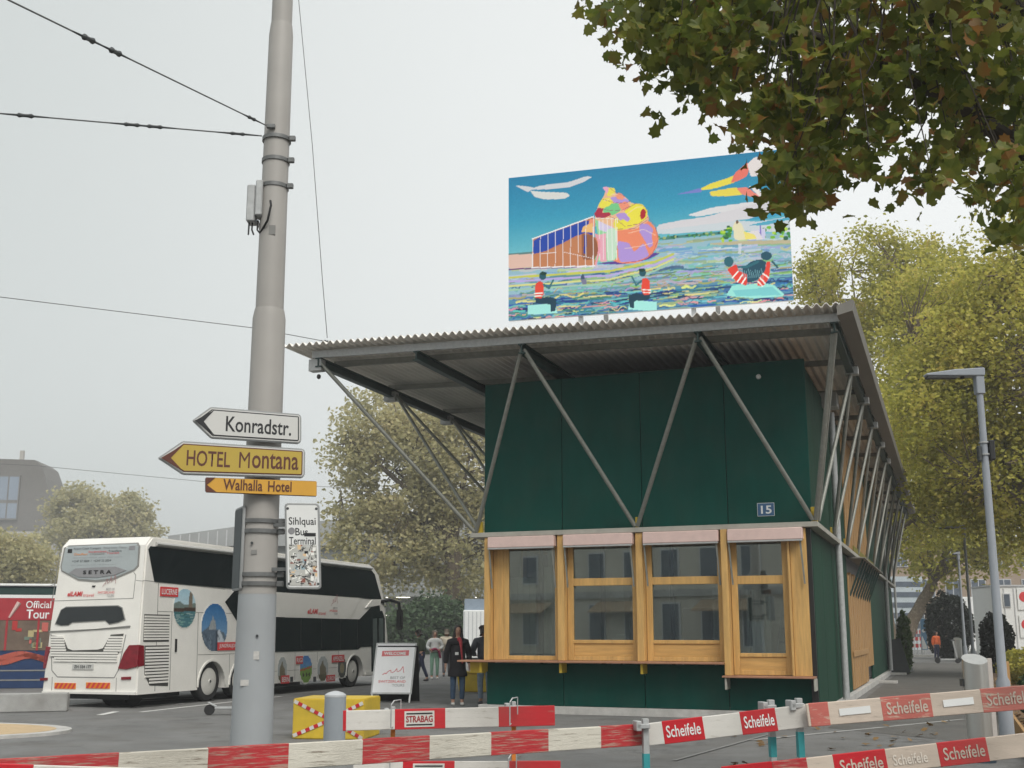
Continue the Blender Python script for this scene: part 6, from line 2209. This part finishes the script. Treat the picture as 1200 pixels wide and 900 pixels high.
p1 = gnd(494, 798)
person('person in olive top and navy trousers stepping forward beside the A-board', p1, R(250), 1.74, M_olive, M_navy, M_hairD, shoe=M_grtr, leanf=.22, stride=.24, group='pedestrians farther off')
p2 = gnd(509, 796)
person('person in pale top and green trousers carrying a magenta jacket', p2, R(10), 1.70, M_top, M_gtr, M_hairG, group='pedestrians farther off', extra=jacket,
       arms=[((-.20, .0, 1.40), (-.28, .0, 1.15), (-.18, -.14, 1.05)), ((.20, .0, 1.40), (.28, .0, 1.15), (.16, -.16, 1.06))])
p3 = gnd(523, 793)
person('person with beige backpack and grey trousers walking away beside the woman in the dark coat', p3, R(185), 1.76, M_beige, M_grtr, M_hairG, shoe=M_grtr, stride=.16, group='pedestrians farther off', extra=pack(M_beige))
p4 = at(1097.5, 766, 67)
person('person in orange work jacket far down the path beside the tall yew', (p4.x, p4.y, 0), R(20), 1.7, mat('orange jacket', (.70, .13, .03), .7, .1, 8), M_navy, M_hairD, shoe=M_grtr, leanf=.1, group='pedestrians farther off')
bpy.data.scenes.remove(_ts)

# yellow crate by the counter
yc = gnd(558, 811)
yct = thing('grit_bin', 'yellow plastic box standing between the woman and the man behind the kiosk corner', 'box', (yc.x, yc.y, 0), R(-12))
MB().prism([(-.5, 0), (.5, 0), (.58, .50), (-.58, .50)], (0, 0, 0), (1, 0, 0), UP, .7, -.7).build('bin', M_yellow, yct, bev=.02)
MB().box(-.6, .6, -.03, .75, .505, .56).build('lid', M_yellow, yct, bev=.015)

es_ = at(1110, 774, 62)
esc = thing('kick_scooter', 'electric kick scooter parked crosswise at the end of the path before the tall yew', 'scooter', (es_.x, es_.y, 0), R(2))
for x in (-.52, .58):
    MB().lathe((x, 0, .16), [(.06, -.04), (.15, -.04), (.16, 0), (.15, .04), (.06, .04)], 18, (0, 1, 0)).build('wheel', M_rubber, esc, smooth=True)
MB().bar((-.4, 0, .2), (.42, 0, .2), .17, .09).build('deck', M_galv, esc, bev=.01)
MB().tube([(.42, 0, .2), (.56, 0, .27), (.36, 0, 1.25)], .045, 8).build('stem', M_galv, esc, smooth=True)
MB().tube([(.36, -.26, 1.22), (.36, .26, 1.22)], .02, 8).build('handlebar', M_black, esc, smooth=True)
MB().bar((-.62, 0, .3), (-.45, 0, .22), .1, .03).build('mudguard', M_black, esc)

# ------------------------------------------------------------------ what stands far off
M_far = mat('pale render', (0.40, 0.38, 0.35), 0.85, 0.06, .5, dirt=.15)
M_slate = mat('slate roof', (0.115, 0.105, 0.095), 0.7, 0.15, 1.2)
M_fwin = mat('far window', (0.08, 0.10, 0.13), 0.15, 0.2, 2)
M_frame = mat('far frame', (0.50, 0.51, 0.52), 0.5, 0.05, 3)


def windows(t, x0, x1, n, z0, z1, y, w, parent=None, depth=.12, sub=True):
    for i in range(n):
        x = x0 + (x1 - x0) * (i + .5) / n
        f = MB().box(x - w / 2 - .08, x + w / 2 + .08, y - depth, y + .02, z0 - .08, z1 + .08).build('window', M_frame, t)
        MB().box(x - w / 2, x + w / 2, y - depth - .02, y - depth + .01, z0, z1).build('pane', M_fwin, f)
        MB().box(x - .04, x + .04, y - depth - .035, y - depth - .012, z0, z1).build('glazing_bar', M_frame, f)


# mansard house, cut by the left edge
D = 300.0
e = at(60, 640, D)
mz = lambda y: (741 - y) * D / 1335 + CH
mh = thing('apartment_building', 'hazy mansard-roofed building at the left edge, above the bushy tree', 'building', (e.x, D, 0), R(4))
MB().box(-26, .3, 0, 14, 0, mz(622)).build('wall', M_far, mh)
MB().prism([(-26, mz(622)), (.0, mz(622)), (-1.2, mz(590)), (-2.6, mz(560)), (-4.2, mz(543)), (-6.0, mz(537)), (-26, mz(535))], (0, -.2, 0), (1, 0, 0), UP, 14, -14).build('roof', M_slate, mh)
for (xa, xb, ya, yb_) in [(-58, 19, 610, 556)]:
    k = D / 1335
    f = MB().box((xa - 60) * k, (xb - 60) * k, -.9, .5, mz(ya), mz(yb_)).build('dormer', M_slate, mh)
    for j in range(6):
        for i in range(2):
            x0, x1 = (xb - 60 - 12 - j * 12.5) * k, (xb - 60 - 1.2 - j * 12.5) * k
            z0, z1 = ((mz(586), mz(558)) if i else (mz(608), mz(590)))
            MB().box(x0, x1, -.95, -.88, z0, z1).build('pane', mat('pale far pane', (.20, .25, .32), .2, .1, 3), f)
windows(mh, -24, -1, 6, mz(665), mz(635), 0, 2.2)
MB().box(-12, -11, 5, 6, mz(540), mz(522)).build('chimney', M_far, mh)

# station roofs and parking deck behind the coach
D2 = 120.0
k2 = D2 / 1335
z2 = lambda y: (741 - y) * k2 + CH
x2 = lambda px: (px - 600) * k2
sd = thing('station_hall', 'low grey station hall with glazed shed roof showing above the coach', 'building', (x2(190), D2, 0), 0)
MB().prism([(0, z2(628)), (x2(300) - x2(190), z2(613)), (x2(620) - x2(190), z2(600)), (x2(620) - x2(190), z2(640)), (0, z2(640))], (0, 0, 0), (1, 0, 0), UP, 30, -30).build('roof', mat('station roof', (.30, .31, .31), .6, .08, .6), sd)
MB().box(0.5, x2(610) - x2(190), .6, 29, 0, z2(640)).build('wall', mat('station wall', (.16, .17, .165), .7, .1, .6), sd)
for i in range(9):
    x = x2(205 + i * 11) - x2(190)
    MB().bar((x, -.05, z2(640)), (x, -.05, z2(627 - i * 1.2)), .12, .06).build('glazing_bar', M_frame, sd)
pk = thing('parking_deck', 'grey open deck with railings and ceiling lights behind the pedestrians', 'building', (x2(435), 116, 0), 0)
W_ = x2(640) - x2(435)
M_deck = mat('deck concrete', (.27, .28, .275), .8, .1, .7)
M_glow = mat('ceiling light', (.9, .9, .8), .4, .02, 3, emit=(1.0, .95, .8, 1.6))
for zz in (z2(733), z2(697)):
    MB().box(0, W_, 0, 12, zz - .35, zz).build('slab', M_deck, pk)
MB().box(0, W_, 8, 8.3, 0, z2(690)).build('rear_wall', M_dark, pk)
for i in range(6):
    x = W_ * (i + .5) / 6
    MB().box(x - .25, x + .25, .5, 1.0, 0, z2(697) - .352).build('column', M_deck, pk)
for zz in (z2(733), z2(697)):
    for j in range(3):
        MB().bar((0, .05, zz + .3 + .32 * j), (W_, .05, zz + .3 + .32 * j), .05, .05).build('railing_bar', M_frame, pk)
    for i in range(24):
        x = W_ * (i + .5) / 24
        MB().bar((x, .12, zz), (x, .12, zz + 1.05), .05, .05).build('railing_post', M_frame, pk)
for px in (452, 470, 478, 500, 555):
    x = x2(px) - x2(435)
    MB().box(x - .35, x + .35, 1.5, 2.2, z2(697) - .42, z2(697) - .353).build('ceiling_light', M_glow, pk)
    MB().box(x - .5, x + .3, 1.5, 2.2, z2(733) - .42 + 1.4, z2(733) - .36 + 1.4).build('ceiling_light', M_glow, pk)
D3 = 70.
cx = at(551, 790, D3)
wc = thing('site_container', 'white container behind the man at the kiosk counter', 'container', (cx.x, cx.y, 0), 0)
MB().box(-.45, 1.6, 0, 5, .1, 3.0).build('box', M_white, wc, bev=.04)
for i in range(8):
    MB().box(-.40 + i * .25, -.34 + i * .25, -.04, 0, .3, 2.9).build('rib', M_frame, wc)
MB().box(-.40, 1.55, .5, .56, 3.003, 3.7).build('barrier_panel', mat('blue grey mesh', (.22, .27, .33), .6, .1, 4), wc)

# right: brown building, white cabins, work-site barriers, banner
D5 = 125.0
k5 = D5 / 1335
z5 = lambda y: (741 - y) * k5 + CH
rb_ = thing('office_building', 'wide brownish building showing under the plane crowns at the right', 'building', ((1040 - 600) * k5, D5, 0), 0)
WB = 40.0
MB().box(0, WB, 0, 16, 0, z5(636)).build('wall', mat('brown render', (.30, .225, .165), .85, .08, .5), rb_)
MB().box(-.4, WB + .4, -.4, 16.4, z5(636) + .003, z5(630)).build('roof', M_slate, rb_)
windows(rb_, .5, WB, 14, z5(664), z5(646), 0, 1.5)
windows(rb_, .5, WB, 14, z5(700), z5(680), 0, 1.5)
gt = thing('office_tower', 'small pale blue glass building glimpsed beside the far end of the kiosk', 'building', ((1056 - 600) * 110 / 1335, 110, 0), 0)
MB().box(-3, 2.4, 0, 6, 0, (741 - 676) * 110 / 1335 + CH).build('wall', mat('pale curtain wall', (.42, .47, .50), .4, .06, 1), gt)
for i in range(6):
    z = 1.0 + i * 1.0
    MB().box(-2.95, 2.35, -.03, .0, z, z + .5).build('window', M_fwin, gt)
D4 = 62.0
k4 = D4 / 1335
z4 = lambda y: (741 - y) * k4 + CH
cb_ = thing('site_cabin', 'white site cabin with small window and red round notices at the right edge', 'cabin', ((1166 - 600) * k4, D4, 0), R(-3))
MB().box(0, 7.5, 0, 3, .2, z4(688)).build('wall', M_white, cb_, bev=.03)
MB().box(-.05, 7.55, -.06, 3.05, z4(688) + .003, z4(686)).build('roof', M_frame, cb_)
for i in range(14):
    x = .1 + i * .53
    MB().box(x, x + .05, -.035, -.001, .3, z4(690)).build('rib', M_frame, cb_)
f = MB().box(.58, .98, -.06, .0, z4(712), z4(696)).build('window', M_frame, cb_)
MB().box(.63, .93, -.075, -.055, z4(711), z4(697)).build('pane', M_fwin, f)
for zz in (z4(700), z4(732)):
    nt = MB().box(1.35, 2.2, -.06, -.04, zz - .7, zz + .5).build('notice', M_white, cb_)
    MB().lathe((1.72, -.06, zz), [(.28, 0), (.28, .01), (.16, .012), (.16, .004)], 20, (0, -1, 0)).build('red_ring', M_redp, nt)
cb2 = thing('site_cabin', 'long white site cabin running behind the two dark yews', 'cabin', ((1130 - 600) * 90 / 1335, 90, 0), 0)
MB().box(0, 6.4, 0, 3, .2, (741 - 697) * 84 / 1335 + CH).build('wall', M_white, cb2, bev=.03)
for i in range(12):
    MB().box(.1 + i * .53, .15 + i * .53, -.035, -.001, .3, 4.0).build('rib', M_frame, cb2)
for i, (px, py) in enumerate([(1068, 752), (1073, 745), (1078, 754)]):
    g = at(px, py, 84 + i)
    w_ = thing('road_barrier', ['red and white work-site barrier, nearest of the stack past the kiosk', 'red and white work-site barrier, tallest of the stack past the kiosk', 'red and white work-site barrier, right end of the stack past the kiosk'][i], 'barrier', (g.x, g.y, 0), R(8 * i), 'work-site barriers')
    for j in range(3):
        z = .55 + j * .5
        MB().box(-.55, .55, 0, .05, z, z + .26).build('board', M_bcream, w_)
        for q_ in (-.45, -.05, .3):
            MB().box(q_, q_ + .2, -.012, -.001, z, z + .26).build('red_band', M_bred2, w_)
    for x in (-.45, .45):
        MB().box(x - .03, x + .03, .055, .11, 0, 2.0).build('post', M_galv, w_)
g = at(1084, 765, 80)
bn = thing('banner', 'blue and white upright banner beside the work-site barriers', 'banner', (g.x, g.y, 0), R(-20))
MB().box(-.2, .2, 0, .03, .45, 2.6).build('cloth', mat('banner blue', (.10, .22, .36), .6, .1, 4), bn)
MB().prism([(-.15, .5), (.15, .5), (.15, .7), (-.1, 1.4), (-.15, 1.3)], (0, 0, 0), (1, 0, 0), UP, .006, .001).build('motif', M_white, bn)
MB().lathe((0, -.002, 1.75), [(.12, 0), (.12, .006), (.06, .007)], 16, (0, -1, 0)).build('motif', M_white, bn)
MB().tube([(-.19, .02, 0), (-.19, .02, 2.5)], .025, 8).build('pole', M_galv, bn)
g1, g2 = at(1055, 776, 78), at(1100, 776, 78)
sheet('kerb', [(g1.x, 78), (g2.x + 1, 78), (g2.x + 1, 78.6), (g1.x, 78.6)], -.05, M_kerb, .20)

# street front behind the camera (it is what the panes and the coach mirror)
sf = thing('street_building', 'pale stone street front with shop awnings, standing behind the camera', 'building', (-85, -25, 0), R(-2))
MB().box(0, 110, -10, 0, 0, 9.3).build('wall', mat('stone front', (.50, .47, .41), .8, .1, .5), sf)
MB().box(-.3, 110.3, -10, .5, 9.303, 9.7).build('cornice', M_conc, sf)
MB().box(-.1, 110.1, .001, .3, 4.2, 4.7).build('cornice', M_conc, sf)
for fl in range(2):
    for i in range(33):
        x = 1.6 + i * 3.3
        z = (0.6 if fl == 0 else 5.4 + (fl - 1) * 3.8)
        f = MB().box(x - .8, x + .8, .001, .10, z, z + (3.2 if fl == 0 else 2.3)).build('window', M_frame, sf)
        MB().box(x - .68, x + .68, .09, .12, z + .12, z + (3.08 if fl == 0 else 2.18)).build('pane', M_fwin, f)
for i in range(12):
    x = 3 + i * 9
    MB().prism([(.0, 3.9), (.0, 3.95), (1.5, 3.2), (1.5, 3.1)], (x, .1, 0), (0, 1, 0), UP, 4.5, 0).build('awning', mat('awning cloth', (.34, .25, .17), .8, .1, 2), sf, fix=True)

# ------------------------------------------------------------------ autumn haze
hz = MB().box(-440, 440, -440, 440, -1.0, 34.0).build('haze', bpy.data.materials.new('haze air'))
hz['kind'] = 'stuff'
hm = hz.data.materials[0]
hm.use_nodes = True
hn = hm.node_tree.nodes
hn.clear()
ho = hn.new('ShaderNodeOutputMaterial')
pv = hn.new('ShaderNodeVolumePrincipled')
pv.inputs['Color'].default_value = (.93, .94, .95, 1)
pv.inputs['Density'].default_value = 0.0014
pv.inputs['Anisotropy'].default_value = 0.2
hm.node_tree.links.new(pv.outputs[0], ho.inputs['Volume'])
